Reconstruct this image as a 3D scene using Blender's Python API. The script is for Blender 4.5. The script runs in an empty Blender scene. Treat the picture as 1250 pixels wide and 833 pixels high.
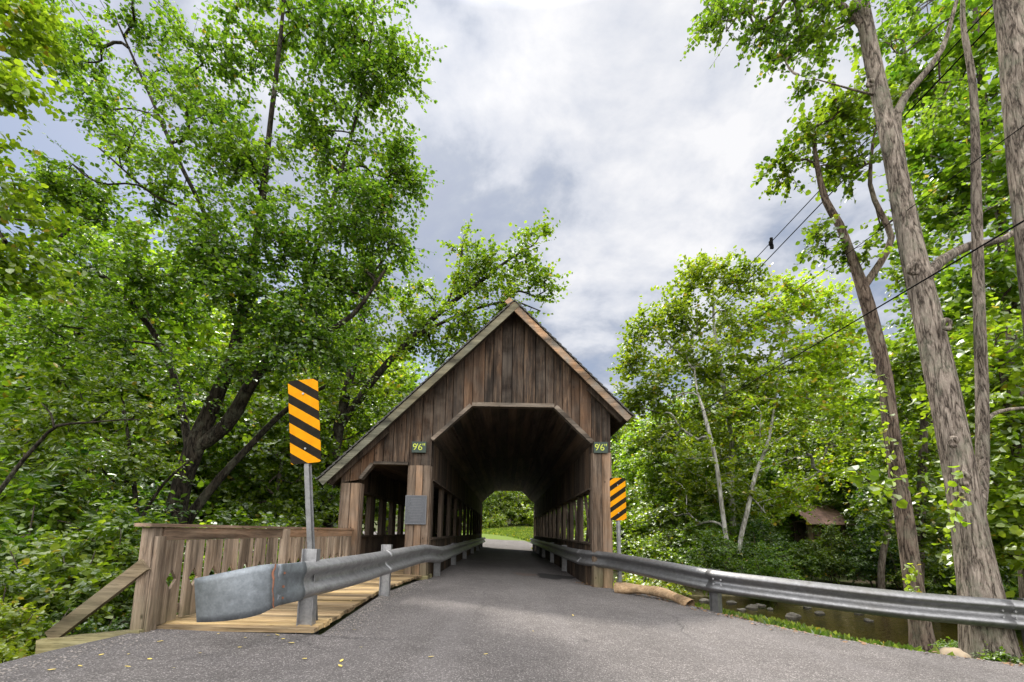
import bpy, math, random
import numpy as np
from mathutils import Vector, Matrix

SC = bpy.context.scene
COL = SC.collection
R = math.radians
rng = np.random.default_rng(11)
random.seed(5)

# ------------------------------------------------------------------ camera
W0, H0 = 1250.0, 833.0
FPX = 556.0
EYE = Vector((0, 0, 1.15))
PITCH, ROLL = R(8.0), R(0.9)
RM = Matrix.Rotation(R(90) + PITCH, 3, 'X') @ Matrix.Rotation(ROLL, 3, 'Z')
_c = RM.transposed() @ Vector((0, 1, 0))
SHX = _c.x / -_c.z * FPX / W0 - (618 - W0 / 2) / W0
SHY = _c.y / -_c.z * FPX / W0 - (H0 / 2 - 650) / W0

def P(px, py, depth):
    """the world point that stands at world distance y = depth on the sight line of a photo pixel"""
    xc = ((px - W0 / 2) / W0 + SHX) * W0 / FPX
    yc = ((H0 / 2 - py) / W0 + SHY) * W0 / FPX
    d = RM @ Vector((xc, yc, -1))
    return EYE + d * (depth / d.y)

def G(px, py, z):
    a = P(px, py, 1.0) - EYE
    return EYE + a * ((z - EYE.z) / a.z)

cam_d = bpy.data.cameras.new('camera')
cam = bpy.data.objects.new('camera', cam_d)
COL.objects.link(cam)
cam_d.sensor_width = 36.0
cam_d.lens = 36.0 * FPX / W0
cam_d.shift_x, cam_d.shift_y = SHX, SHY
cam_d.clip_end = 2000
cam_d.clip_start = 0.05
cam.matrix_world = Matrix.Translation(EYE) @ RM.to_4x4()
SC.camera = cam

# ------------------------------------------------------------------ object helpers
def tag(o, label=None, cat=None, group=None, kind=None):
    if label: o['label'] = label
    if cat: o['category'] = cat
    if group: o['group'] = group
    if kind: o['kind'] = kind
    return o

def empty(name, loc=(0, 0, 0), rz=0.0):
    o = bpy.data.objects.new(name, None)
    o.location = loc
    o.rotation_euler = (0, 0, rz)
    o.empty_display_size = 0.2
    COL.objects.link(o)
    return o

def link(name, me, mat=None, parent=None):
    o = bpy.data.objects.new(name, me)
    if mat and not me.materials: me.materials.append(mat)
    COL.objects.link(o)
    if parent: o.parent = parent
    return o

def copy_tree(o, parent=None):
    c = o.copy()
    COL.objects.link(c)
    c.parent = parent
    for ch in [x for x in bpy.data.objects if x.parent == o]:
        copy_tree(ch, c)
    return c

class MB:
    """collects shapes for ONE mesh"""
    def __init__(s): s.v, s.f = [], []
    def add(s, vs, fs):
        b = len(s.v)
        s.v += [tuple(p) for p in vs]
        s.f += [tuple(i + b for i in f) for f in fs]
        return s
    def box(s, x0, x1, y0, y1, z0, z1, bev=0.0):
        if bev <= 0:
            vs = [(x, y, z) for z in (z0, z1) for (x, y) in ((x0, y0), (x1, y0), (x1, y1), (x0, y1))]
            return s.add(vs, [(3, 2, 1, 0), (4, 5, 6, 7), (0, 1, 5, 4), (1, 2, 6, 5), (2, 3, 7, 6), (3, 0, 4, 7)])
        b = min(bev, (x1 - x0) * .45, (y1 - y0) * .45, (z1 - z0) * .45)
        o = [(x0 + b, y0), (x1 - b, y0), (x1, y0 + b), (x1, y1 - b), (x1 - b, y1), (x0 + b, y1), (x0, y1 - b), (x0, y0 + b)]
        return s.prism_pts([(x, y, z0) for x, y in o], [(x, y, z1) for x, y in o])
    def prism_pts(s, a, b):
        n = len(a)
        fs = [tuple(range(n))[::-1], tuple(range(n, 2 * n))] + [(i, (i + 1) % n, n + (i + 1) % n, n + i) for i in range(n)]
        return s.add(list(a) + list(b), fs)
    def xz(s, poly, y0, y1):          # polygon in the xz plane, extruded along y
        a = [(x, y0, z) for x, z in poly]; b = [(x, y1, z) for x, z in poly]
        return s.prism_pts(b, a)
    def bar(s, p, q, w, h, up=(0, 0, 1)):   # squared timber from p to q
        p, q = Vector(p), Vector(q)
        d = (q - p).normalized(); u = Vector(up)
        sd = d.cross(u).normalized(); u = sd.cross(d)
        c = [(-w / 2, -h / 2), (w / 2, -h / 2), (w / 2, h / 2), (-w / 2, h / 2)]
        return s.prism_pts([p + sd * a + u * b for a, b in c], [q + sd * a + u * b for a, b in c])
    def cyl(s, p, q, r, n=10):
        p, q = Vector(p), Vector(q); d = (q - p).normalized()
        u = d.orthogonal().normalized(); w = d.cross(u)
        c = [u * (r * math.cos(2 * math.pi * i / n)) + w * (r * math.sin(2 * math.pi * i / n)) for i in range(n)]
        return s.prism_pts([p + k for k in c], [q + k for k in c])
    def build(s, name, mat, parent=None, smooth=False):
        me = bpy.data.meshes.new(name)
        me.from_pydata(s.v, [], s.f)
        import bmesh
        bm = bmesh.new(); bm.from_mesh(me)
        bmesh.ops.recalc_face_normals(bm, faces=bm.faces)
        bm.to_mesh(me); bm.free()
        if smooth: me.polygons.foreach_set('use_smooth', [True] * len(me.polygons))
        return link(name, me, mat, parent)

def mesh_np(name, v, quads, smooth=True):
    me = bpy.data.meshes.new(name)
    v = np.asarray(v, np.float32); q = np.asarray(quads, np.int32)
    k = q.shape[1]
    me.vertices.add(len(v)); me.vertices.foreach_set('co', v.ravel())
    me.loops.add(q.size); me.loops.foreach_set('vertex_index', q.ravel())
    me.polygons.add(len(q))
    me.polygons.foreach_set('loop_start', np.arange(0, q.size, k, dtype=np.int32))
    me.polygons.foreach_set('loop_total', np.full(len(q), k, np.int32))
    me.polygons.foreach_set('use_smooth', np.full(len(q), smooth, bool))
    me.update(calc_edges=True); me.validate()
    return me

# ------------------------------------------------------------------ materials
class NT:
    def __init__(s, name):
        s.m = bpy.data.materials.new(name); s.m.use_nodes = True
        s.t = s.m.node_tree; s.t.nodes.clear()
        s.out = s.t.nodes.new('ShaderNodeOutputMaterial')
    def n(s, typ, **kw):
        nd = s.t.nodes.new(typ)
        for k, v in kw.items():
            if k.startswith('i_'):
                key = k[2:]; key = int(key) if key.isdigit() else key.replace('_', ' ')
                nd.inputs[key].default_value = v
            else: setattr(nd, k, v)
        return nd
    def l(s, a, b): s.t.links.new(a, b)
    def noise(s, vec, scale, detail=4, rough=.6, dist=0):
        nd = s.n('ShaderNodeTexNoise'); nd.inputs['Scale'].default_value = scale
        nd.inputs['Detail'].default_value = detail; nd.inputs['Roughness'].default_value = rough
        nd.inputs['Distortion'].default_value = dist
        if vec: s.l(vec, nd.inputs['Vector'])
        return nd.outputs['Fac']
    def ramp(s, fac, stops):
        nd = s.n('ShaderNodeValToRGB'); e = nd.color_ramp.elements
        while len(e) < len(stops): e.new(.5)
        for k, (p, c) in enumerate(stops):
            e[k].position = p; e[k].color = (c, c, c, 1) if isinstance(c, (int, float)) else (*c, 1)
        s.l(fac, nd.inputs[0]); return nd.outputs[0]
    def mix(s, fac, a, b, mode='MIX'):
        nd = s.n('ShaderNodeMix', data_type='RGBA', blend_type=mode)
        for sock, v in ((nd.inputs[0], fac), (nd.inputs[6], a), (nd.inputs[7], b)):
            if hasattr(v, 'is_linked') or hasattr(v, 'links'): s.l(v, sock)
            else: sock.default_value = v if isinstance(v, (int, float)) else (*v, 1)
        return nd.outputs[2]
    def math(s, op, a, b=None, c=None):
        nd = s.n('ShaderNodeMath', operation=op)
        for k, v in enumerate((a, b, c)):
            if v is None: continue
            if isinstance(v, (int, float)): nd.inputs[k].default_value = v
            else: s.l(v, nd.inputs[k])
        return nd.outputs[0]
    def mapped(s, scale=(1, 1, 1), src='Object', rot=(0, 0, 0)):
        tc = s.n('ShaderNodeTexCoord'); mp = s.n('ShaderNodeMapping')
        mp.inputs['Scale'].default_value = scale; mp.inputs['Rotation'].default_value = rot
        s.l(tc.outputs[src], mp.inputs['Vector']); return mp.outputs[0]
    def pbr(s, col, rough=.7, metal=0.0, bump=None, bs=.3, bd=.01, spec=.5):
        b = s.n('ShaderNodeBsdfPrincipled')
        for key, v in (('Base Color', col), ('Roughness', rough), ('Metallic', metal)):
            if isinstance(v, (int, float)): b.inputs[key].default_value = v
            elif isinstance(v, tuple): b.inputs[key].default_value = (*v, 1)
            else: s.l(v, b.inputs[key])
        b.inputs['Specular IOR Level'].default_value = spec
        if bump is not None:
            bp = s.n('ShaderNodeBump'); bp.inputs['Strength'].default_value = bs; bp.inputs['Distance'].default_value = bd
            s.l(bump, bp.inputs['Height']); s.l(bp.outputs[0], b.inputs['Normal'])
        s.l(b.outputs[0], s.out.inputs['Surface'])
        return s.m

def wood(name, dark, mid, light, axis='z', grey=None, greyamt=.35, moss=0.0):
    t = NT(name)
    sc = {'z': (22, 22, 1.1), 'y': (22, 1.1, 22), 'x': (1.1, 22, 22)}[axis]
    geo = t.n('ShaderNodeNewGeometry'); ri = geo.outputs['Random Per Island']
    tc = t.n('ShaderNodeTexCoord')
    off = t.n('ShaderNodeVectorMath', operation='MULTIPLY_ADD')
    comb = t.n('ShaderNodeCombineXYZ')
    for k in range(3): t.l(t.math('MULTIPLY', ri, 17.0 + 9 * k), comb.inputs[k])
    off.inputs[1].default_value = (1, 1, 1)
    t.l(tc.outputs['Object'], off.inputs[0]); t.l(comb.outputs[0], off.inputs[2])
    mp = t.n('ShaderNodeMapping'); mp.inputs['Scale'].default_value = sc
    t.l(off.outputs[0], mp.inputs['Vector'])
    g = t.noise(mp.outputs[0], 1.0, 6, .7, .6)
    fine = t.noise(mp.outputs[0], 4.0, 4, .7)
    blot = t.noise(off.outputs[0], 2.2, 4, .6, .4)
    c = t.ramp(g, [(.33, dark), (.5, mid), (.68, light)])
    shade = t.ramp(ri, [(0, .35), (.3, .75), (.7, 1.1), (.92, 1.45), (1, 2.2)])
    c = t.mix(1.0, c, shade, 'MULTIPLY')
    c = t.mix(t.ramp(fine, [(.45, 0.0), (.56, 0.0), (.68, .75)]), c, tuple(k * .35 for k in dark))
    c = t.mix(t.math('MULTIPLY', t.ramp(t.noise(mp.outputs[0], 2.3, 5, .75), [(.58, 0.0), (.70, .55)]), 1.0), c, tuple(min(.6, k * 1.35 + .03) for k in light))
    hue = t.math('FRACT', t.math('MULTIPLY', ri, 7.31))
    c = t.mix(t.ramp(hue, [(.62, 0.0), (.80, .45)]), c, tuple(min(.6, k) for k in (mid[0] * 2.1, mid[1] * 1.75, mid[2] * 1.35)))
    c = t.mix(t.ramp(hue, [(.10, .6), (.22, 0.0)]), c, tuple(k * 1.2 for k in dark))
    if grey: c = t.mix(t.math('MULTIPLY', t.ramp(blot, [(.35, 0.0), (.7, 1.0)]), greyamt * 2), c, grey)
    st = t.noise(t.mapped({'z': (4, 4, .4), 'y': (4, .4, 4), 'x': (.4, 4, 4)}[axis]), 1.0, 5, .65, .3)
    c = t.mix(1.0, c, t.ramp(st, [(.34, .30), (.5, .9), (.66, 1.4)]), 'MULTIPLY')
    vor = t.n('ShaderNodeTexVoronoi'); vor.inputs['Scale'].default_value = 5.5
    mk = t.n('ShaderNodeMapping'); mk.inputs['Scale'].default_value = {'z': (1, 1, .55), 'y': (1, .55, 1), 'x': (.55, 1, 1)}[axis]
    t.l(off.outputs[0], mk.inputs['Vector']); t.l(mk.outputs[0], vor.inputs['Vector'])
    knot = t.ramp(vor.outputs['Distance'], [(.03, .9), (.1, 0.0)])
    c = t.mix(knot, c, tuple(k * .3 for k in dark))
    if moss:
        sep = t.n('ShaderNodeSeparateXYZ'); t.l(tc.outputs['Object'], sep.inputs[0])
        low = t.math('MULTIPLY', t.ramp(sep.outputs[2], [(0.1, 1.0), (.62, 0.0)]), t.ramp(blot, [(.35, .1), (.7, 1.0)]))
        c = t.mix(t.math('MULTIPLY', low, moss), c, (.075, .08, .022))
    h = t.math('ADD', g, t.math('MULTIPLY', fine, .5))
    return t.pbr(c, .85, 0, h, .6, .012, .25)

M = {}
M['barn'] = wood('weathered_barn_wood', (.010, .0065, .0045), (.058, .034, .021), (.20, .130, .080), 'z', (.115, .095, .078), .25)
M['post'] = wood('weathered_post_wood', (.045, .029, .019), (.135, .090, .060), (.245, .175, .122), 'z', (.18, .145, .115), .3, .6)
M['inside'] = wood('dark_interior_wood', (.018, .012, .009), (.055, .038, .027), (.10, .072, .052), 'z', (.075, .06, .046), .2)
M['ceiling'] = wood('dark_ceiling_wood', (.026, .018, .014), (.056, .040, .030), (.085, .062, .047), 'y', (.07, .055, .043), .2)
M['trim'] = wood('grey_trim_wood', (.05, .038, .028), (.12, .093, .07), (.21, .165, .125), 'x', (.15, .13, .11), .3)
M['rake_grey'] = wood('lichened_rake_wood', (.045, .042, .030), (.11, .105, .075), (.18, .17, .13), 'x', (.12, .12, .09), .4)
M['rake_tan'] = wood('peeling_rake_wood', (.09, .058, .036), (.22, .14, .085), (.36, .26, .18), 'x', (.17, .15, .125), .6)
M['rail'] = wood('railing_wood', (.075, .050, .034), (.235, .168, .117), (.42, .33, .245), 'z', (.30, .245, .195), .3, .75)
M['rail_y'] = wood('railing_cap_wood', (.08, .050, .032), (.20, .128, .085), (.31, .215, .15), 'y', (.22, .175, .13), .3)
M['deck'] = wood('walkway_boards', (.13, .082, .040), (.34, .235, .125), (.52, .39, .235), 'x', (.30, .235, .155), .22)
M['brace'] = wood('brace_wood', (.08, .056, .033), (.17, .13, .08), (.27, .21, .135), 'x', (.19, .165, .12), .25, .5)
M['sill'] = wood('sill_timber', (.12, .10, .045), (.24, .205, .10), (.34, .30, .17), 'x', (.2, .19, .11), .25)

def mat_asphalt():
    t = NT('asphalt')
    v = t.mapped((1, 1, 1))
    vor = t.n('ShaderNodeTexVoronoi'); vor.inputs['Scale'].default_value = 125; t.l(v, vor.inputs['Vector'])
    sp = t.n('ShaderNodeSeparateColor'); t.l(vor.outputs['Color'], sp.inputs[0])
    agg = t.ramp(sp.outputs[0], [(0, (.056, .051, .050)), (.55, (.089, .080, .078)), (.86, (.132, .119, .117)), (1, (.27, .25, .245))])
    big = t.noise(v, .55, 5, .6, .3)
    mid = t.noise(v, 5, 4, .6)
    c = t.mix(1.0, agg, t.ramp(big, [(.3, .78), (.7, 1.16)]), 'MULTIPLY')
    c = t.mix(1.0, c, t.ramp(mid, [(.3, .86), (.7, 1.1)]), 'MULTIPLY')
    # dusty light wheel tracks and old tyre darkening
    wv = t.mapped((1.6, .12, 1)); tr = t.noise(wv, 1.0, 3, .5)
    c = t.mix(t.ramp(tr, [(.5, 0.0), (.75, .35)]), c, (.15, .138, .14))
    # thin crack web
    cv = t.n('ShaderNodeTexVoronoi', feature='DISTANCE_TO_EDGE'); cv.inputs['Scale'].default_value = .33
    ds = t.noise(v, 2.5, 4, .7)
    addv = t.n('ShaderNodeVectorMath', operation='MULTIPLY_ADD'); addv.inputs[1].default_value = (.5, .5, .5)
    cmb = t.n('ShaderNodeCombineXYZ'); t.l(ds, cmb.inputs[0]); t.l(ds, cmb.inputs[1])
    t.l(cmb.outputs[0], addv.inputs[0]); t.l(v, addv.inputs[2]); t.l(addv.outputs[0], cv.inputs['Vector'])
    crack = t.math('MULTIPLY', t.ramp(cv.outputs['Distance'], [(0.0, 1.0), (.006, 0.0)]), t.ramp(big, [(.45, 0.0), (.6, .7)]))
    c = t.mix(crack, c, (.03, .028, .028))
    return t.pbr(c, .9, 0, vor.outputs['Distance'], .55, .006, .35)
M['asphalt'] = mat_asphalt()

def mat_steel(name, base, stain=.3, rough=.42):
    t = NT(name); v = t.mapped((1, 1, 1))
    a = t.noise(v, 14, 5, .65); b = t.noise(v, 2.2, 4, .6, .5)
    vor = t.n('ShaderNodeTexVoronoi'); vor.inputs['Scale'].default_value = 60; t.l(v, vor.inputs['Vector'])
    sp = t.n('ShaderNodeSeparateColor'); t.l(vor.outputs['Color'], sp.inputs[0])
    c = t.ramp(a, [(.3, tuple(k * .72 for k in base)), (.7, tuple(min(1, k * 1.15) for k in base))])
    c = t.mix(.22, c, t.mix(1.0, c, t.ramp(sp.outputs[0], [(0, .6), (1, 1.3)]), 'MULTIPLY'))
    c = t.mix(t.math('MULTIPLY', t.ramp(b, [(.5, 0.0), (.75, 1.0)]), stain), c, (.13, .12, .10))
    r = t.math('ADD', rough, t.math('MULTIPLY', b, .2))
    return t.pbr(c, r, .75, a, .12, .002)
M['steel'] = mat_steel('galvanized_steel', (.36, .36, .37), .45, .38)
M['steel_plate'] = mat_steel('dull_zinc_plate', (.205, .225, .245), .15, .5)
M['steel_dark'] = mat_steel('weathered_grey_steel', (.21, .21, .215), .4, .36)
def mat_rust():
    t = NT('rust'); n = t.noise(t.mapped((1, 1, 1)), 25, 5, .7)
    return t.pbr(t.ramp(n, [(.3, (.09, .035, .02)), (.7, (.24, .10, .055))]), .9, 0, n, .5, .004)
M['rust'] = mat_rust()

def plain(name, col, rough=.7, var=.25, scale=8, metal=0, spec=.5):
    t = NT(name); n = t.noise(t.mapped((1, 1, 1)), scale, 5, .65)
    return t.pbr(t.ramp(n, [(.25, tuple(k * (1 - var) for k in col)), (.75, tuple(k * (1 + var) for k in col))]), rough, metal, n, .2, .004, spec)
M['shingle'] = plain('grey_shingle', (.06, .058, .055), .9, .35, 20)
M['signgreen'] = plain('dark_green_board', (.008, .024, .015), .5, .3)
M['letter'] = plain('yellow_green_paint', (.45, .52, .04), .5, .1)
M['plaque'] = plain('dark_bronze_plaque', (.07, .074, .084), .5, .35, 40, .3)
M['plaque_hi'] = plain('worn_bronze', (.12, .125, .138), .45, .25, 30, .4)
M['cable'] = plain('black_cable', (.006, .006, .006), .9, spec=.05)
M['patch'] = plain('tar_patch', (.010, .009, .009), .95, .4, 14)
M['patch_rust'] = plain('reddish_patch', (.10, .075, .066), .95, .35, 14)
M['rock'] = plain('creek_rock', (.075, .068, .055), .9, .45, 5)
M['tanrock'] = plain('tan_rock', (.26, .205, .14), .9, .35, 4)
M['logtan'] = wood('bleached_log', (.20, .12, .06), (.38, .25, .14), (.5, .36, .22), 'x', (.3, .22, .14), .3)
M['roofrust'] = plain('rusted_tin', (.22, .13, .11), .7, .5, 2.5)
M['yellow'] = plain('yellow_plastic', (.55, .36, .02), .5, .1)

def mat_hazard(name, sgn, ph):
    t = NT(name); tc = t.n('ShaderNodeTexCoord'); s = t.n('ShaderNodeSeparateXYZ'); t.l(tc.outputs['Object'], s.inputs[0])
    u = t.math('ADD', t.math('MULTIPLY', s.outputs[0], .70 * sgn), s.outputs[2])
    u = t.math('FRACT', t.math('ADD', t.math('DIVIDE', u, .226), ph))
    k = t.math('GREATER_THAN', u, .52)
    n = t.noise(t.mapped((1, 1, 1)), 9, 5, .6)
    y = t.ramp(n, [(.3, (.50, .20, .001)), (.7, (.64, .27, .002))])
    b = t.ramp(n, [(.3, (.007, .006, .004)), (.7, (.017, .013, .008))])
    return t.pbr(t.mix(k, y, b), .85, 0, n, .05, .002, .15)
M['haz_l'] = mat_hazard('striped_sheeting_down_right', 1, .05)
M['haz_r'] = mat_hazard('striped_sheeting_up_right', -1, .3)

def mat_bark(name, dark, mid, light, lichen=0.0, scale=9, bd=.05):
    t = NT(name)
    v = t.mapped((1, 1, .16))
    n1 = t.noise(v, scale, 4, .55, .5); n2 = t.noise(v, scale * 2.6, 4, .6, .3)
    ridge = lambda n, k: t.math('MINIMUM', t.math('MULTIPLY', t.math('ABSOLUTE', t.math('SUBTRACT', n, .5)), k), 1.0)
    n = t.noise(t.mapped((1, 1, .5)), 30, 5, .7)
    h = t.math('ADD', t.math('ADD', t.math('MULTIPLY', ridge(n1, 9), .45), t.math('MULTIPLY', ridge(n2, 8), .30)), t.math('MULTIPLY', n, .35))
    c = t.ramp(h, [(.26, dark), (.48, mid), (.85, light)])
    big = t.noise(t.mapped((1, 1, .6)), 2.2, 4, .6)
    c = t.mix(1.0, c, t.ramp(big, [(.3, .72), (.7, 1.2)]), 'MULTIPLY')
    if lichen:
        ln = t.noise(t.mapped((1, 1, .7)), 3.6, 6, .75)
        c = t.mix(t.math('MULTIPLY', t.ramp(ln, [(.5, 0.0), (.66, 1.0)]), lichen), c, (.20, .205, .15))
    return t.pbr(c, .95, 0, h, .8, bd, .15)
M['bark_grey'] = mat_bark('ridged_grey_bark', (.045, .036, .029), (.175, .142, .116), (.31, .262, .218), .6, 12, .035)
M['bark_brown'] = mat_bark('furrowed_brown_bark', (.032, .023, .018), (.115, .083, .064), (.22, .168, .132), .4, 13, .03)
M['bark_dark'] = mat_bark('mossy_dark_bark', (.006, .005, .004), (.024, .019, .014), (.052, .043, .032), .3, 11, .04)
M['bark_white'] = mat_bark('pale_smooth_bark', (.14, .13, .11), (.30, .29, .26), (.44, .43, .40), .25, 4, .008)
M['bark_far'] = mat_bark('brown_bark', (.03, .023, .017), (.08, .064, .048), (.13, .11, .09), .2, 9, .02)

def mat_leaf(name, dark, mid, light, trans, tfac=.5, yellow=.03):
    """leaf colours differ from leaf to leaf; light passes through the blade"""
    t = NT(name)
    geo = t.n('ShaderNodeNewGeometry'); ri = geo.outputs['Random Per Island']
    oi = t.n('ShaderNodeObjectInfo')
    pat = t.noise(t.mapped((1, 1, 1)), .55, 3, .6)
    k = t.math('ADD', t.math('MULTIPLY', ri, .62), t.math('MULTIPLY', t.ramp(pat, [(.3, 0.0), (.7, 1.0)]), .38))
    c = t.ramp(k, [(.1, dark), (.5, mid), (.9, light)])
    hs = t.n('ShaderNodeHueSaturation'); t.l(c, hs.inputs['Color'])
    t.l(t.math('ADD', .49, t.math('MULTIPLY', oi.outputs['Random'], .02)), hs.inputs['Hue'])
    t.l(t.math('ADD', .85, t.math('MULTIPLY', oi.outputs['Random'], .3)), hs.inputs['Value'])
    c = hs.outputs[0]
    tcol = t.mix(1.0, c, trans, 'MULTIPLY')
    yk = t.math('GREATER_THAN', t.math('FRACT', t.math('MULTIPLY', ri, 37.7)), 1 - yellow)
    c = t.mix(yk, c, (.36, .27, .03)); tcol = t.mix(yk, tcol, (.5, .4, .04))
    d = t.n('ShaderNodeBsdfDiffuse'); t.l(c, d.inputs['Color'])
    tr = t.n('ShaderNodeBsdfTranslucent'); t.l(tcol, tr.inputs['Color'])
    gl = t.n('ShaderNodeBsdfGlossy'); gl.inputs['Roughness'].default_value = .5
    gl.inputs['Color'].default_value = (.9, .95, .9, 1)
    m1 = t.n('ShaderNodeMixShader'); m1.inputs[0].default_value = tfac
    t.l(d.outputs[0], m1.inputs[1]); t.l(tr.outputs[0], m1.inputs[2])
    fr = t.n('ShaderNodeLayerWeight'); fr.inputs[0].default_value = .25
    m2 = t.n('ShaderNodeMixShader'); t.l(t.math('MULTIPLY', fr.outputs['Fresnel'], .16), m2.inputs[0])
    t.l(m1.outputs[0], m2.inputs[1]); t.l(gl.outputs[0], m2.inputs[2])
    t.l(m2.outputs[0], t.out.inputs['Surface'])
    return t.m
TR = (2.4, 2.6, 1.0)
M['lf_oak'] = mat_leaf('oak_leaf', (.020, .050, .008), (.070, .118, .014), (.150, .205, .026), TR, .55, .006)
M['lf_mid'] = mat_leaf('green_leaf', (.026, .062, .008), (.090, .143, .015), (.175, .232, .027), TR, .55, .01)
M['lf_light'] = mat_leaf('light_green_leaf', (.045, .085, .009), (.128, .182, .016), (.225, .275, .030), TR, .55, .02)
M['lf_dark'] = mat_leaf('dark_green_leaf', (.014, .044, .011), (.052, .098, .017), (.105, .155, .027), TR, .55, .006)
M['lf_yel'] = mat_leaf('yellow_green_leaf', (.10, .14, .012), (.18, .235, .020), (.27, .32, .035), TR, .55, .08)
M['lf_grass'] = mat_leaf('grass_blade', (.035, .062, .012), (.080, .115, .022), (.18, .19, .06), TR, .55, .04)
M['lf_brown'] = plain('dry_leaf_litter', (.17, .10, .05), .8, .5, 6)
M['gravel'] = plain('road_grit', (.19, .17, .155), .9, .4, 9)
M['lf_fallen'] = plain('fallen_yellow_leaf', (.52, .40, .10), .7, .3, 30)

def mat_ground():
    t = NT('ground'); v = t.mapped((1, 1, 1)); sep = t.n('ShaderNodeSeparateXYZ'); t.l(v, sep.inputs[0])
    a = t.noise(v, .6, 5, .6); b = t.noise(v, 9, 6, .7); d = t.noise(v, 45, 3, .6)
    soil = t.ramp(b, [(.3, (.020, .016, .010)), (.55, (.055, .042, .026)), (.75, (.10, .08, .05))])
    green = t.ramp(d, [(.3, (.030, .055, .012)), (.7, (.075, .115, .025))])
    c = t.mix(t.ramp(a, [(.42, 0.0), (.62, .9)]), soil, green)
    lawn = t.ramp(d, [(.25, (.06, .10, .014)), (.75, (.13, .175, .028))])
    far = t.ramp(t.math('ADD', sep.outputs[1], t.math('MULTIPLY', a, 3)), [(0, 0.0), (1, 1.0)])
    nd = far.node; nd.color_ramp.elements[0].position = 0
    mr = t.n('ShaderNodeMapRange'); mr.inputs[1].default_value = 28.5; mr.inputs[2].default_value = 31
    t.l(t.math('ADD', sep.outputs[1], t.math('MULTIPLY', a, 3)), mr.inputs[0])
    m2 = t.n('ShaderNodeMapRange'); m2.inputs[1].default_value = 60; m2.inputs[2].default_value = 64; m2.inputs[3].default_value = 1; m2.inputs[4].default_value = 0
    t.l(t.math('ADD', sep.outputs[1], t.math('MULTIPLY', a, 3)), m2.inputs[0])
    c = t.mix(t.math('MULTIPLY', mr.outputs[0], m2.outputs[0]), c, lawn)
    bed = t.ramp(b, [(.3, (.12, .105, .05)), (.5, (.28, .235, .13)), (.72, (.42, .37, .25))])
    mz = t.n('ShaderNodeMapRange'); mz.inputs[1].default_value = -1.1; mz.inputs[2].default_value = -1.5
    t.l(sep.outputs[2], mz.inputs[0])
    c = t.mix(mz.outputs[0], c, bed)
    return t.pbr(c, .95, 0, b, .6, .05, .2)
M['ground'] = mat_ground()

def mat_water():
    t = NT('creek_water'); v = t.mapped((1, 1.6, 1))
    h = t.math('ADD', t.noise(v, 2.5, 4, .6), t.math('MULTIPLY', t.noise(v, 9, 3, .6), .35))
    bp = t.n('ShaderNodeBump'); bp.inputs['Strength'].default_value = .45; bp.inputs['Distance'].default_value = .05; t.l(h, bp.inputs['Height'])
    gl = t.n('ShaderNodeBsdfGlossy'); gl.inputs['Roughness'].default_value = .04; t.l(bp.outputs[0], gl.inputs['Normal'])
    tp = t.n('ShaderNodeBsdfTransparent'); tp.inputs[0].default_value = (.50, .46, .27, 1)
    fr = t.n('ShaderNodeFresnel'); fr.inputs[0].default_value = 1.33; t.l(bp.outputs[0], fr.inputs['Normal'])
    m = t.n('ShaderNodeMixShader'); t.l(fr.outputs[0], m.inputs[0]); t.l(tp.outputs[0], m.inputs[1]); t.l(gl.outputs[0], m.inputs[2])
    t.l(m.outputs[0], t.out.inputs['Surface']); return t.m
M['water'] = mat_water()

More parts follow.
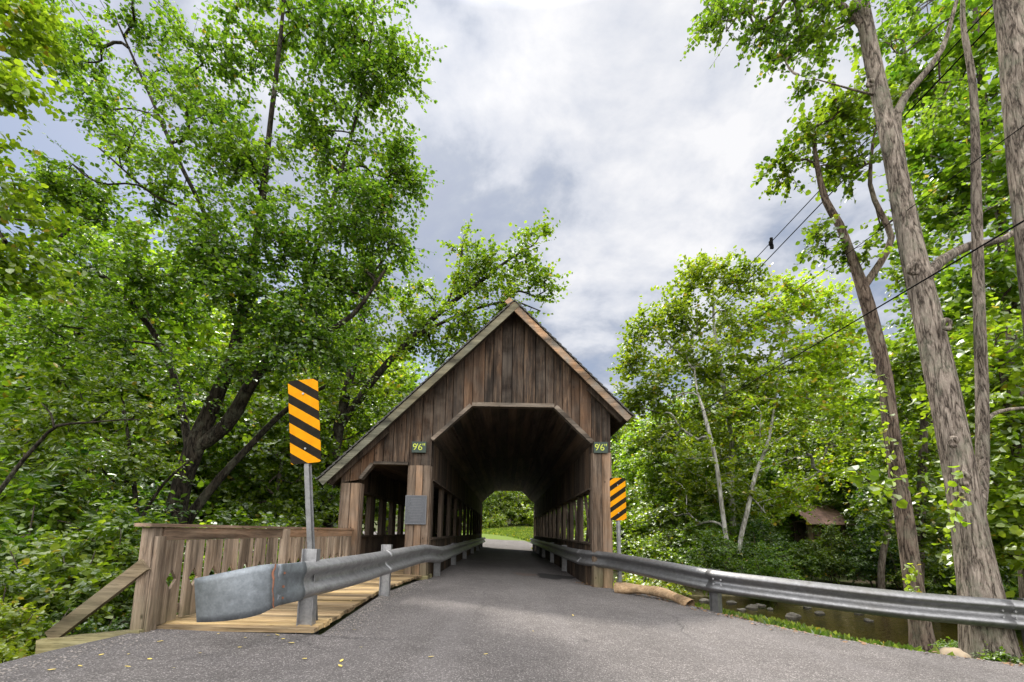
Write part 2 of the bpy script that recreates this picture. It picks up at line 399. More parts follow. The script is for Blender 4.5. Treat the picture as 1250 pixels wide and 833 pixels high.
# ------------------------------------------------------------------ world and sun
SUN_AZ, SUN_EL = R(-25), R(56)          # left of straight ahead, high
def make_world():
    w = bpy.data.worlds.new('World'); SC.world = w; w.use_nodes = True
    nt = w.node_tree; nt.nodes.clear()
    n = lambda t: nt.nodes.new(t); L = nt.links.new
    out = n('ShaderNodeOutputWorld')
    sky = n('ShaderNodeTexSky'); sky.sky_type = 'NISHITA'; sky.sun_disc = False
    sky.sun_elevation = SUN_EL; sky.sun_rotation = SUN_AZ; sky.air_density = 1.0; sky.dust_density = 1.5
    b1 = n('ShaderNodeBackground'); b1.inputs[1].default_value = .06; L(sky.outputs[0], b1.inputs[0])
    tc = n('ShaderNodeTexCoord'); sep = n('ShaderNodeSeparateXYZ'); L(tc.outputs['Generated'], sep.inputs[0])
    def mth(op, a, b):
        m = n('ShaderNodeMath'); m.operation = op
        for k, v in enumerate((a, b)):
            if isinstance(v, (int, float)): m.inputs[k].default_value = v
            else: L(v, m.inputs[k])
        return m.outputs[0]
    zz = mth('ADD', mth('MAXIMUM', sep.outputs[2], 0.0), .22)
    cb = n('ShaderNodeCombineXYZ'); L(mth('DIVIDE', sep.outputs[0], zz), cb.inputs[0]); L(mth('DIVIDE', sep.outputs[1], zz), cb.inputs[1])
    mp = n('ShaderNodeMapping'); mp.inputs['Location'].default_value = (3.1, 1.7, 0); L(cb.outputs[0], mp.inputs['Vector'])
    def noise(scale, det, rough, dist):
        k = n('ShaderNodeTexNoise'); k.inputs['Scale'].default_value = scale; k.inputs['Detail'].default_value = det
        k.inputs['Roughness'].default_value = rough; k.inputs['Distortion'].default_value = dist
        L(mp.outputs[0], k.inputs['Vector']); return k.outputs['Fac']
    a = noise(1.35, 9, .56, .25); b = noise(4.4, 8, .58, .2)
    f = mth('ADD', mth('MULTIPLY', a, .85), mth('MULTIPLY', b, .85)); f = mth('SUBTRACT', f, .36)
    f = mth('ADD', f, mth('MULTIPLY', mth('MAXIMUM', mth('MULTIPLY', sep.outputs[1], -1.0), 0.0), .3))
    # the cloud deck is thinner and brighter high up and to the right
    dx = n('ShaderNodeVectorMath'); dx.operation = 'DOT_PRODUCT'; dx.inputs[1].default_value = Vector((.33, .62, .71)).normalized()
    L(tc.outputs['Generated'], dx.inputs[0])
    f = mth('ADD', f, mth('MULTIPLY', mth('SUBTRACT', dx.outputs['Value'], .885), 1.0))
    f = mth('ADD', f, mth('MULTIPLY', mth('MINIMUM', mth('MAXIMUM', mth('SUBTRACT', sep.outputs[0], .10), -.3), .12), .30))
    sd0 = n('ShaderNodeVectorMath'); sd0.operation = 'DOT_PRODUCT'; L(tc.outputs['Generated'], sd0.inputs[0])
    sd0.inputs[1].default_value = (math.sin(SUN_AZ) * math.cos(SUN_EL), math.cos(SUN_AZ) * math.cos(SUN_EL), math.sin(SUN_EL))
    f = mth('ADD', f, mth('MULTIPLY', mth('MAXIMUM', mth('SUBTRACT', sd0.outputs['Value'], .80), 0.0), .9))
    cr = n('ShaderNodeValToRGB'); e = cr.color_ramp.elements
    stops = [(.36, (.32, .37, .475)), (.47, (.48, .53, .64)), (.59, (.72, .75, .83)), (.76, (.96, .96, .985))]
    while len(e) < len(stops): e.new(.5)
    for k, (p, c) in enumerate(stops): e[k].position = p; e[k].color = (*c, 1)
    L(f, cr.inputs[0])
    b2 = n('ShaderNodeBackground'); wm = n('ShaderNodeMapRange'); wm.inputs[1].default_value = .15; wm.inputs[2].default_value = -.4; L(sep.outputs[1], wm.inputs[0])
    wz = n('ShaderNodeMapRange'); wz.inputs[1].default_value = .80; wz.inputs[2].default_value = .93; L(sep.outputs[2], wz.inputs[0])
    cm = n('ShaderNodeMix'); cm.data_type = 'RGBA'; L(mth('MAXIMUM', wm.outputs[0], wz.outputs[0]), cm.inputs[0]); L(cr.outputs[0], cm.inputs[6]); cm.inputs[7].default_value = (.93, .905, .87, 1)  # hidden sky behind and overhead turned warm white for the added fill
    L(cm.outputs[2], b2.inputs[0])
    # unseen sky behind and overhead boosted as added fill; veil round the sun glows
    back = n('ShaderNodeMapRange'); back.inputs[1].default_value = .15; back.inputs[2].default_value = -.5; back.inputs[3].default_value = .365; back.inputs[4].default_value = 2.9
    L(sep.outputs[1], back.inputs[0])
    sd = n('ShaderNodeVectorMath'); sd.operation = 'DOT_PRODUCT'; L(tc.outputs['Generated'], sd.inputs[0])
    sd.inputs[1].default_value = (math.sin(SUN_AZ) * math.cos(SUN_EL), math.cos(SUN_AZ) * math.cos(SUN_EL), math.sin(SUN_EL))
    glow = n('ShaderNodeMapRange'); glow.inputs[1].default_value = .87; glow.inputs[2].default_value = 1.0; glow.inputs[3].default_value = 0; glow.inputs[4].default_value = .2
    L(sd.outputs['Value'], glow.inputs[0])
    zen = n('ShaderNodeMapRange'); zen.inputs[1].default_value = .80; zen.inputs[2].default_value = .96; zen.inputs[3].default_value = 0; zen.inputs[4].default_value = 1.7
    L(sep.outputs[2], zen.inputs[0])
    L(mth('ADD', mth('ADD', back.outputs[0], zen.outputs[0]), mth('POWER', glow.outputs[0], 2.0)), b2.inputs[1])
    mk = n('ShaderNodeValToRGB'); mk.color_ramp.elements[0].position = .22; mk.color_ramp.elements[0].color = (.55, .55, .55, 1)
    mk.color_ramp.elements[1].position = .5; L(f, mk.inputs[0])
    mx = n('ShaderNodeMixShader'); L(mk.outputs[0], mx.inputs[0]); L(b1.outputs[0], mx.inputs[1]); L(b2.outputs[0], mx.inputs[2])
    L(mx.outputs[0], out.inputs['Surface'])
make_world()
sl = bpy.data.lights.new('sun', 'SUN'); sl.energy = 2.2; sl.angle = R(4); sl.color = (1.0, .94, .84)
so = bpy.data.objects.new('sun', sl); COL.objects.link(so)
sdir = Vector((math.sin(SUN_AZ) * math.cos(SUN_EL), math.cos(SUN_AZ) * math.cos(SUN_EL), math.sin(SUN_EL)))
so.rotation_euler = sdir.to_track_quat('Z', 'Y').to_euler()
so.location = (0, 0, 40)

vs = SC.view_settings
vs.view_transform = 'Standard'; vs.look = 'None'; vs.exposure = 1.45; vs.gamma = 1.0
try: vs.use_curve_mapping = False
except Exception: pass
cy = SC.cycles
cy.max_bounces = 7; cy.diffuse_bounces = 4; cy.glossy_bounces = 3; cy.transmission_bounces = 5; cy.transparent_max_bounces = 8
cy.caustics_reflective = False; cy.caustics_refractive = False
cy.use_denoising = True
try: cy.denoiser = 'OPENIMAGEDENOISE'
except Exception: pass

# ------------------------------------------------------------------ terrain
def sst(a, b, x):
    t = np.clip((np.asarray(x, float) - a) / (b - a), 0, 1); return t * t * (3 - 2 * t)
def zroad(x, y=0.0):
    x = np.clip(x, -4.5, 6.0)
    return .035 * (1.9 - x) + .033 * np.maximum(0, np.asarray(y, float) - 33)
RE = [(-40, 44), (-12, 30), (-5, 21), (0, 15), (1.5, 12), (3, 9.4), (4, 7.3), (4.5, 6.2), (4.96, 5.41), (5.16, 5.01), (5.43, 4.53), (5.67, 4.25), (5.93, 3.97), (6.53, 3.67), (7.42, 3.36), (8.51, 3.12), (9.3, 2.85), (10.15, 2.42), (10.5, 1.95), (32.4, 1.9)]
def road_right(y):
    return np.interp(y, [a for a, b in RE], [b for a, b in RE])
def yc(x): return 17.0 - .22 * np.asarray(x, float)
def gz(x, y):
    x = np.asarray(x, float); y = np.asarray(y, float)
    on = zroad(x, y) - .07
    dr = np.maximum(0, x - road_right(np.minimum(y, 10.2)))
    dl = np.maximum(0, -3.55 - x)
    z = on - np.minimum(.16 * dr, .75) * (y < 30) - .55 * sst(0, 1.2, dl) * (1 - sst(26, 32, y)) - np.minimum(.12 * np.maximum(dl - 1, 0), .9) * (1 - sst(26, 32, y))
    wob = .35 * np.sin(x * .9) + .3 * np.sin(x * .37 + 1)
    u = np.abs(y - yc(x) + wob)
    k = 1 - sst(4.2, 7.6, u)
    bed = -2.0 + .12 * np.sin(x * 2.3) * np.sin(y * 1.9) + .1 * np.sin(x * .8 + y)
    z = z * (1 - k) + bed * k
    # lawn beyond the bridge rises to the wood
    z = z + 1.0 * sst(41, 58, y) * sst(-8, 3, x) + .02 * np.maximum(0, y - 60)
    z = z + 30 * sst(60, 240, np.hypot(x, y - 15)) 
    return z + .04 * np.sin(x * 1.7 + y) * np.sin(y * 1.3) * sst(0, 2, dr + dl)
def grid_terrain():
    xs = np.unique(np.concatenate([np.linspace(-400, -40, 30), np.linspace(-40, -12, 40), np.linspace(-12, 16, 140), np.linspace(16, 50, 50), np.linspace(50, 400, 30)]))
    ys = np.unique(np.concatenate([np.linspace(-300, -20, 20), np.linspace(-20, 2, 30), np.linspace(2, 34, 150), np.linspace(34, 80, 60), np.linspace(80, 400, 30)]))
    X, Y = np.meshgrid(xs, ys); Z = gz(X, Y)
    v = np.stack([X, Y, Z], -1).reshape(-1, 3)
    nx, ny = len(xs), len(ys)
    i = np.arange(nx - 1)[None, :] + nx * np.arange(ny - 1)[:, None]
    q = np.stack([i, i + 1, i + 1 + nx, i + nx], -1).reshape(-1, 4)
    tag(link('ground', mesh_np('ground', v, q), M['ground']), 'leaf littered soil and grass falling away to the creek', 'ground', None, 'structure')
grid_terrain()
def water():
    xs = np.linspace(-60, 60, 120); v = []; 
    for x in xs:
        c = float(yc(x)); v += [(x, c - 8.5, -1.52), (x, c + 8.5, -1.52)]
    q = [(2 * i, 2 * i + 2, 2 * i + 3, 2 * i + 1) for i in range(len(xs) - 1)]
    tag(link('creek', mesh_np('creek', v, q), M['water']), 'shallow brown creek running under the bridge', 'creek', None, 'structure')
water()

def road():
    rows = []
    ny = []
    for y in np.concatenate([np.linspace(-40, 0, 30), np.linspace(.3, 4.59, 26)]):
        l = -3.5 if y > 2 else -3.5 - .5 * (2 - y) ** 1.1 * .5
        rows.append((float(l + .05 * math.sin(y * 3.1)), float(road_right(y) + .03 * math.sin(y * 4.3)), float(y)))
    for y in np.linspace(4.60, 10.2, 34):
        rows.append((float(np.interp(y, [4.6, 7.6, 9.6, 10.2], [-1.78, -1.98, -1.85, -1.72])), float(road_right(y) + .03 * math.sin(y * 4.3)), float(y)))
    for y in np.linspace(10.6, 32.4, 30): rows.append((-1.66, 1.84, float(y)))
    pts = [((a, y), (b, y)) for a, b, y in rows]
    # beyond the far portal the road bends to the left and climbs
    cx, cyy, ang = .1, 32.4, 0.0
    for k in range(40):
        w = 1.75 + min(3.0, k * .34); wl = 1.75 + min(7.0, k * .8)
        ang += .05; cx -= math.sin(ang) * 1.1; cyy += math.cos(ang) * 1.1
        pts.append(((cx - wl * math.cos(ang), cyy - wl * math.sin(ang)), (cx + w * math.cos(ang), cyy + w * math.sin(ang))))
    global FAR; FAR = [((a[0] + b[0]) / 2, (a[1] + b[1]) / 2, math.hypot(a[0] - b[0], a[1] - b[1]) / 2) for a, b in pts[-40:]]
    n = 14; v = []; 
    for (a, b) in pts:
        for k in range(n + 1):
            t = k / n; x = a[0] + (b[0] - a[0]) * t; y = a[1] + (b[1] - a[1]) * t
            v.append((x, y, float(zroad(x, y) + .012 * math.sin(x * 1.3 + y * .7))))
    q = [(r * (n + 1) + k, r * (n + 1) + k + 1, (r + 1) * (n + 1) + k + 1, (r + 1) * (n + 1) + k) for r in range(len(pts) - 1) for k in range(n)]
    tag(link('road', mesh_np('road', v, q), M['asphalt']), 'worn grey asphalt road leading into the covered bridge', 'road', None, 'structure')
road()
def zr(x, y): return float(zroad(x, y) + .012 * math.sin(x * 1.3 + y * .7))

def blob_patch(name, cx, cy_, rx, ry, mat, lab):
    v = [(cx, cy_, zr(cx, cy_) + .005)]
    n = 28
    for i in range(n):
        a = 2 * math.pi * i / n; k = 1 + .18 * math.sin(3 * a + cx) + .1 * math.sin(7 * a)
        x, y = cx + rx * k * math.cos(a), cy_ + ry * k * math.sin(a); v.append((x, y, zr(x, y) + .005))
    me = bpy.data.meshes.new(name); me.from_pydata(v, [], [(0, 1 + i, 1 + (i + 1) % n) for i in range(n)])
    tag(link(name, me, mat), lab, 'road patch', None, 'structure')
g1 = G(676, 701, .08); blob_patch('tar_patch', g1.x, g1.y, .50, .75, M['patch'], 'black sunken tar patch on the road inside the bridge mouth')
g2 = G(642, 700, .08); blob_patch('worn_patch', g2.x, g2.y, .34, .4, M['patch_rust'], 'reddish worn patch beside the black tar patch')

# ------------------------------------------------------------------ covered bridge
Y0, Y1 = 10.2, 32.2                       # near and far portals
APX, APZ = .104, 6.43                      # roof apex
LX, LZ, RX, RZ = -4.09, 2.25, 2.74, 3.77  # eaves
def roofline(x): 
    return APZ + (x - APX) * (APZ - LZ) / (APX - LX) if x < APX else APZ - (x - APX) * (APZ - RZ) / (RX - APX)
OPEN = [(-1.71, 3.20), (-.79, 3.96), (1.05, 3.96), (1.91, 3.18)]
bridge = empty('covered_bridge', (.1, Y0, 0))
tag(bridge, 'weathered brown wooden covered bridge with steep gable over the narrow road', 'covered bridge')
BI = Matrix.Translation(Vector((.1, Y0, 0))).inverted()
def bpart(mb, name, mat, parent=None, smooth=False):
    o = mb.build(name, mat, None, smooth)
    o.parent = parent or bridge
    if parent is None: o.matrix_parent_inverse = BI
    return o
def prof_far(x):
    pts = [(-3.74, 2.20), (-1.80, 2.40), (-1.755, 2.52), (-.735, 3.62), (.946, 3.62), (1.885, 2.48), (1.9, 2.40), (2.36, 2.3)]
    return float(np.interp(x, [p[0] for p in pts], [p[1] for p in pts]))
def prof(x):                               # lower edge of the gable cladding
    pts = [(-3.74, 2.20), (-3.30, 2.28), (-3.02, 2.64), (-2.24, 2.64), (-2.23, 2.62), (-1.72, 2.62), (-1.71, 3.20), (-.83, 4.02), (1.05, 4.02), (1.91, 3.18), (1.915, 2.98), (2.36, 2.98)]
    return float(np.interp(x, [p[0] for p in pts], [p[1] for p in pts]))
def gable(y, mat, sgn):
    mb = MB(); rr = random.Random(3 if sgn < 0 else 8); prof = globals()['prof' if sgn < 0 else 'prof_far']
    brk = [-3.74, -3.30, -3.02, -2.23, -1.715, -.83, 1.05, 1.912, 2.35] if sgn < 0 else [-3.74, -1.755, -.735, .946, 1.885, 2.35]
    x = -3.74; xs = [x]
    while x < 2.35:
        nx = x + rr.choice([.17, .2, .22, .24, .27])
        for b in brk:
            if abs(nx - b) < .09: nx = b
            if x < b - 1e-6 < nx - 1e-6 and b - x > .08: nx = b; break
        x = min(nx, 2.35); xs.append(x)
    for a, b in zip(xs, xs[1:]):
        if b - a < .02: continue
        g = rr.uniform(.005, .011); j = rr.uniform(-.016, .012)
        e = 1e-3
        z = lambda q: roofline(q) - .13
        poly = [(a + g, prof(a + g + e)), (b - g, prof(b - g - e))]
        if a < APX < b: poly += [(b - g, z(b)), (APX, z(APX)), (a + g, z(a))]
        else: poly += [(b - g, z(b - g)), (a + g, z(a + g))]
        mb.xz(poly, y + j - .014 * sgn * 0, y + j + .032)
    return bpart(mb, 'gable_wall', mat)
gable(Y0, M['barn'], -1)
# dark sheathing behind the boards so no sky shows through the joints
for y in (Y0 + .055, Y1 - .06):
    mb = MB()
    z = lambda q: roofline(q) - .16
    mb.xz([(-3.7, 2.75), (-2.0, 2.75), (-1.73, 3.24), (-1.72, z(-1.72)), (-3.7, z(-3.7))], y, y + .04)
    mb.xz([(-1.72, 3.24), (-.8, 4.06), (-.8, z(-.8)), (-1.72, z(-1.72))], y, y + .04)
    mb.xz([(-.8, 4.06), (1.06, 4.06), (1.06, z(1.06)), (APX, z(APX)), (-.8, z(-.8))], y, y + .04)
    mb.xz([(1.06, 4.06), (1.93, 3.2), (2.33, 3.2), (2.33, z(2.33)), (1.06, z(1.06))], y, y + .04)
    bpart(mb, 'sheathing', M['inside'])
# portal trim
def trim_seg(p, q, w, name='portal_trim', mat=None, y=Y0):
    mb = MB(); p, q = Vector((p[0], 0, p[1])), Vector((q[0], 0, q[1])); d = (q - p).normalized(); nrm = Vector((-d.z, 0, d.x))
    a = [p - nrm * .012, q - nrm * .012, q + nrm * w, p + nrm * w]
    mb.prism_pts([(v.x, y - .062, v.z) for v in a], [(v.x, y + .12, v.z) for v in a])
    return bpart(mb, name, mat or M['trim'])
trim_seg((-1.70, 3.19), (-.835, 4.012), .07)
trim_seg((-.83, 4.018), (1.055, 4.016), .075)
trim_seg((1.06, 4.006), (1.90, 3.18), .085)
trim_seg((-3.28, 2.28), (-3.02, 2.63), .06); trim_seg((-3.015, 2.635), (-2.24, 2.635), .055)
# roof slabs, shingles, rakes
def roof_slab(x0, z0, x1, z1, name, side):
    d = Vector((x1 - x0, 0, z1 - z0)).normalized(); n = Vector((-d.z, 0, d.x))
    if n.z < 0: n = -n
    mb = MB(); ya, yb = 9.80, Y1 + .35
    a = [Vector((x0, 0, z0)) - n * .10, Vector((x1, 0, z1)) - n * .10, Vector((x1, 0, z1)) - n * .03, Vector((x0, 0, z0)) - n * .03]
    mb.prism_pts([(v.x, ya + .045, v.z) for v in a], [(v.x, yb, v.z) for v in a])
    roof = bpart(mb, 'roof', M['inside'])
    sh = MB(); L = (Vector((x1, 0, z1)) - Vector((x0, 0, z0))).length; k = int(L / .16)
    for i in range(k):                       # overlapping shingle courses
        s0, s1 = L * i / k, L * (i + 1) / k
        p0 = Vector((x0, 0, z0)) + d * (s0 - .05); p1 = Vector((x0, 0, z0)) + d * s1
        q = [p0 + n * .0, p1 + n * -.026, p1 + n * -.006, p0 + n * .022]
        rr = random.Random(i)
        y = ya - .03
        while y < yb:
            w = rr.uniform(.5, .9); yy = min(y + w, yb)
            sh.prism_pts([(v.x, y + .004, v.z + rr.uniform(0, .004)) for v in q], [(v.x, yy - .004, v.z) for v in q])
            y = yy
    o = bpart(sh, 'shingles', M['shingle'], roof)
    # rake board on the front edge
    rk = MB(); nseg = 3
    for i in range(nseg):
        pa = Vector((x0, 0, z0)) + d * (L * i / nseg + (.003 if i else -.03)); pb = Vector((x0, 0, z0)) + d * (L * (i + 1) / nseg - (.003 if i < nseg - 1 else (-.02 if side < 0 else -.13)))
        c = [pa - n * .185, pb - n * .185, pb - n * .035, pa - n * .035]
        rk.prism_pts([(v.x, ya - .004 * (i % 2) + (.006 if side > 0 else 0), v.z) for v in c], [(v.x, ya + .042, v.z) for v in c])
    ang = math.atan2(d.z, d.x)
    o = bpart(rk, 'rake_board', M['rake_grey'] if side < 0 else M['rake_tan'], roof)
    if side > 0: o['label'] = 'sun bleached tan rake board with peeling surface'
    for i in range(12):                      # rafters seen under the eave
        y = ya + .25 + i * 1.9
        e = Vector((x0, 0, z0)) + d * .06; f = Vector((x0, 0, z0)) + d * (L * .30)
        r_ = MB().bar((e.x - n.x * .17, y, e.z - n.z * .17), (f.x - n.x * .17, y, f.z - n.z * .17), .06, .13, (0, 1, 0) if False else (n.x, 0, n.z))
        if y < Y1: bpart(r_, 'rafter', M['inside'])
roof_slab(LX, LZ, APX, APZ, 'roof', -1)
roof_slab(RX, RZ, APX, APZ, 'roof', 1)

# portal posts (boarded)
def boarded_post(x0, x1, z0, z1, y, n, yd=.26, mat='post'):
    mb = MB(); w = (x1 - x0) / n; rr = random.Random(int(x0 * 100))
    for i in range(n):
        mb.box(x0 + i * w + .004, x0 + (i + 1) * w - .004, y + rr.uniform(-.012, .008), y + yd, z0, z1, .008)
    for s in (x0 - .022, x1 + .001):
        mb.box(s, s + .02, y + .03, y + yd - .004, z0 + .01, z1 - .004)
    return bpart(mb, 'portal_post', M[mat])
boarded_post(-2.22, -1.73, .16, 2.615, Y0 - .02, 3)
boarded_post(1.93, 2.34, -.03, 2.975, Y0 - .02, 2, .26, 'post')
boarded_post(-3.72, -3.30, .14, 2.195, Y0 - .02, 2)
for a, b in ((-2.22, -1.73), (1.93, 2.34), (-3.72, -3.30)):
    boarded_post(a, b, -.05, 3.0 if a > -3 else 2.2, Y1 - .2, 2)
bpart(MB().box(-2.30, -1.69, Y0 - .1, Y0 + .5, .10, .185, .01), 'footing_block', M['sill'])

# walls
def slat_wall(xa, xb, z_base, z_low, z_top, z_roof, name, pitch=1.8, pw=.5, start=Y0 + .3):
    low = MB(); rr = random.Random(int(xa * 77))
    y = start
    while y < Y1 - .25:
        w = rr.uniform(.18, .25); low.box(xa + rr.uniform(0, .012), xb, y + .003, min(y + w, Y1 - .22) - .003, z_base, z_low); y += w
    wall = bpart(low, name, M['inside'])
    up = MB(); y = start
    while y < Y1 - .25:
        w = rr.uniform(.18, .25); up.box(xa + rr.uniform(0, .012), xb, y + .003, min(y + w, Y1 - .22) - .003, z_top, z_roof); y += w
    bpart(up, 'upper_siding', M['inside'])
    y = start
    while y < Y1 - .4:
        pb = MB()
        pb.box(xa + .03, xb - .01, y, y + pw, z_low - .03, z_top + .03, .01)
        bpart(pb, 'wall_post', M['inside'])
        y += pitch
    for zz in (z_low, z_top):
        bpart(MB().box(xa - .05, xb + .05, start, Y1 - .22, zz - .035 + .037, zz + .05, .006), 'wall_rail', M['inside'])
slat_wall(1.93, 2.08, -.1, .90, 2.15, 3.20, 'side_wall', 1.8, .42)
slat_wall(-1.88, -1.74, .0, .95, 2.3, 3.22, 'side_wall', 1.8, .4)
slat_wall(-3.62, -3.46, .0, .98, 2.02, 2.75, 'side_wall', 1.15, .42)
# outer lattice seen through the openings
def lattice(xc, z0, z1, step=.62):
    y = Y0 + .8
    while y < Y1 - 1:
        bpart(MB().bar((xc, y, z0), (xc, y + (z1 - z0) * .6, z1), .025, .07, (1, 0, 0)), 'lattice_brace', M['inside'])
        bpart(MB().bar((xc + .03, y + (z1 - z0) * .6, z0), (xc + .03, y, z1), .025, .07, (1, 0, 0)), 'lattice_brace', M['inside']); y += step * 3
lattice(2.02, .92, 2.14)
# ceiling: flat middle and two sloped panels, boards running along the bridge
def ceil_panel(p, q, n, name):
    mb = MB(); p = Vector((p[0], 0, p[1])); q = Vector((q[0], 0, q[1])); d = (q - p); u = d.normalized(); nr = Vector((-u.z, 0, u.x)); nr = nr if nr.z > 0 else -nr
    for i in range(n):
        a = p + d * (i / n) + u * .003; b = p + d * ((i + 1) / n) - u * .003
        for ya, yb in ((Y0 + .1, Y0 + 7.3), (Y0 + 7.305, Y0 + 14.6), (Y0 + 14.605, Y1 - .1)):
            c = [a, b, b + nr * .03, a + nr * .03]
            mb.prism_pts([(v.x, ya, v.z) for v in c], [(v.x, yb, v.z) for v in c])
    return bpart(mb, name, M['ceiling'])
ceil_panel((-1.74, 3.2), (-.83, 4.03), 6, 'ceiling'); ceil_panel((-.83, 4.035), (1.05, 4.035), 9, 'ceiling'); ceil_panel((1.05, 4.03), (1.93, 3.19), 6, 'ceiling')
for (x, z) in ((-.83, 4.015), (1.05, 4.015), (-1.3, 3.575), (1.5, 3.575)):
    bpart(MB().box(x - .03, x + .03, Y0 + .12, Y1 - .1, z - .022, z + .002), 'ceiling_batten', M['inside'])
ceil_panel((-3.5, 2.68), (-1.88, 2.68), 6, 'walkway_ceiling')
bpart(MB().box(-3.75, 2.3, Y0 + .05, Y1 - .05, -.45, -.06), 'deck_slab', M['inside'])
bpart(MB().box(-3.7, -1.7, Y1 - .1, Y1 + .02, -.05, .9), 'end_panel', M['inside'])

# ------------------------------------------------------------------ clearance signs, plaque
def clearance(x, z, lab):
    e = empty('clearance_sign', (x, Y0 - .065, z)); tag(e, lab, 'clearance sign')
    MB().box(-.165, .165, -.008, .022, -.125, .125, .006).build('sign_board', M['signgreen'], e)
    cu = bpy.data.curves.new('lettering', 'FONT'); cu.body = "9'6\""; cu.size = .215; cu.align_x = 'CENTER'; cu.align_y = 'CENTER'
    cu.extrude = .0015; cu.offset = -.0015; cu.space_character = .88
    tmp = bpy.data.objects.new('lettering_curve', cu); COL.objects.link(tmp)
    me = bpy.data.meshes.new_from_object(tmp.evaluated_get(bpy.context.evaluated_depsgraph_get()))
    bpy.data.objects.remove(tmp); bpy.data.curves.remove(cu); me.materials.clear(); me.name = 'lettering'
    o = link('lettering', me, M['letter'])
    o.parent = e; o.location = (0, -.011, -.005); o.rotation_euler = (R(90), 0, 0)
pa = P(511.5, 546, Y0 - .065); pb = P(733.5, 546.5, Y0 - .065)
clearance(pa.x, pa.z, 'dark green 9\'6" height sign above the dull metal plaque')
clearance(pb.x, pb.z, 'dark green 9\'6" height sign on the post by the smaller striped marker')
pl = P(507.5, 622.5, Y0 - .06)
plq = empty('plaque', (pl.x, Y0 - .055, pl.z)); tag(plq, 'dark grey metal plaque fixed to the boarded post left of the road', 'plaque')
MB().box(-.235, .235, -.008, .022, -.32, .32, .006).build('plate', M['plaque'], plq)
mb = MB()
for (a, b, c, d) in ((-.235, .235, .302, .32), (-.235, .235, -.32, -.302), (-.235, -.22, -.302, .302), (.22, .235, -.302, .302)): mb.box(a, b, -.016, -.0085, c, d)
mb.build('raised_rim', M['plaque_hi'], plq)
mb = MB(); rr = random.Random(4)
for i in range(15):
    w = rr.uniform(.09, .19); mb.box(-w, w, -.0125, -.0085, .24 - i * .035, .252 - i * .035)
mb.build('raised_lines', M['plaque_hi'], plq)

# ------------------------------------------------------------------ hazard markers
def marker(base, h_post, board_c, bw, bh, mat, tilt, lab, cat_h=0):
    e = empty('hazard_marker', base); e.rotation_euler = (0, tilt, 0); tag(e, lab, 'hazard marker')
    zc = board_c
    c = .03; w, h = bw / 2, bh / 2
    poly = []
    for (cx, cz, a0) in ((w - c, -h + c, -90), (w - c, h - c, 0), (-w + c, h - c, 90), (-w + c, -h + c, 180)):
        for k in range(5): a = R(a0 + 22.5 * k); poly.append((cx + c * math.cos(a), cz + c * math.sin(a)))
    b = MB().xz(poly, -.0035, 0).build('striped_board', mat, e); b.location = (0, -.035, zc)
    pm = MB()
    for (x0, x1, y0, y1) in ((-.02, .02, -.030, -.025), (-.0245, -.0205, -.030, .008), (.0205, .0245, -.030, .008), (-.042, -.0245, .003, .008), (.0245, .042, .003, .008)):
        pm.box(x0, x1, y0, y1, -.3, h_post)
    pm.build('channel_post', M['steel_dark'], e)
    for dz in (-.3, .3):
        bt = MB().cyl((0, -.048, zc + dz * bh / .914), (0, -.036, zc + dz * bh / .914), .011, 8).build('bolt', M['steel'], e)
    return e
m0 = G(381, 766, .15); m0.y -= .0
tp = P(369, 513, m0.y)
marker((m0.x - .02, m0.y + .10, .12), 2.45, (tp.z - .10), .335, .955, M['haz_l'], R(-6.6), 'larger yellow and black striped marker behind the bent guardrail end')
m1 = P(757, 716, 9.7); t1 = P(756, 609.5, 9.7)
marker((m1.x, 9.7, m1.z), t1.z - m1.z + .4, t1.z - m1.z, .335, .90, M['haz_r'], R(-.6), 'smaller yellow and black striped marker by the bridge right post')

# ------------------------------------------------------------------ guardrails
PROF = [(.158, .000), (.150, .022), (.132, .050), (.112, .076), (.096, .083), (.080, .080), (.062, .062), (.040, .028), (.020, .006), (0, 0), (-.020, .006), (-.040, .028), (-.062, .062), (-.080, .080), (-.096, .083), (-.112, .076), (-.132, .050), (-.150, .022), (-.158, .000)]
def beam_mesh(pts, side, shift=0.0, hs=1.0, flat=None):
    """W profile swept along pts (points on the beam's mid line); side = +1 when the road lies to the right of the path"""
    pts = [Vector(p) for p in pts]; mb = MB(); rows = []
    for i, p in enumerate(pts):
        d = (pts[min(i + 1, len(pts) - 1)] - pts[max(i - 1, 0)]).normalized(); n = Vector((d.y, -d.x, 0)).normalized() * side
        k_ = flat(i / (len(pts) - 1)) if flat else 1.0
        row = [p + n * (b * k_ + .05 * (1 - k_) + shift) + Vector((0, 0, a * hs)) for a, b in PROF] + [p + n * (b * k_ + .05 * (1 - k_) + shift - .006) + Vector((0, 0, a * hs)) for a, b in reversed(PROF)]
        rows.append(row)
    k = len(rows[0]); v = [q for r_ in rows for q in r_]; f = []
    for i in range(len(rows) - 1):
        for j in range(k): f.append((i * k + j, i * k + (j + 1) % k, (i + 1) * k + (j + 1) % k, (i + 1) * k + j))
    f += [tuple(range(k)), tuple(range((len(rows) - 1) * k, len(rows) * k))]
    return mb.add(v, f)
def smooth_path(pts, step=.25):
    """Catmull-Rom through pts"""
    p = [np.array(q, float) for q in pts]; p = [2 * p[0] - p[1]] + p + [2 * p[-1] - p[-2]]; out = []
    for i in range(1, len(p) - 2):
        n = max(2, int(np.linalg.norm(p[i + 1] - p[i]) / step))
        for k in range(n):
            t = k / n
            out.append(.5 * ((2 * p[i]) + (-p[i - 1] + p[i + 1]) * t + (2 * p[i - 1] - 5 * p[i] + 4 * p[i + 1] - p[i + 2]) * t * t + (-p[i - 1] + 3 * p[i] - 3 * p[i + 1] + p[i + 2]) * t ** 3))
    out.append(p[-2]); return [tuple(q) for q in out]
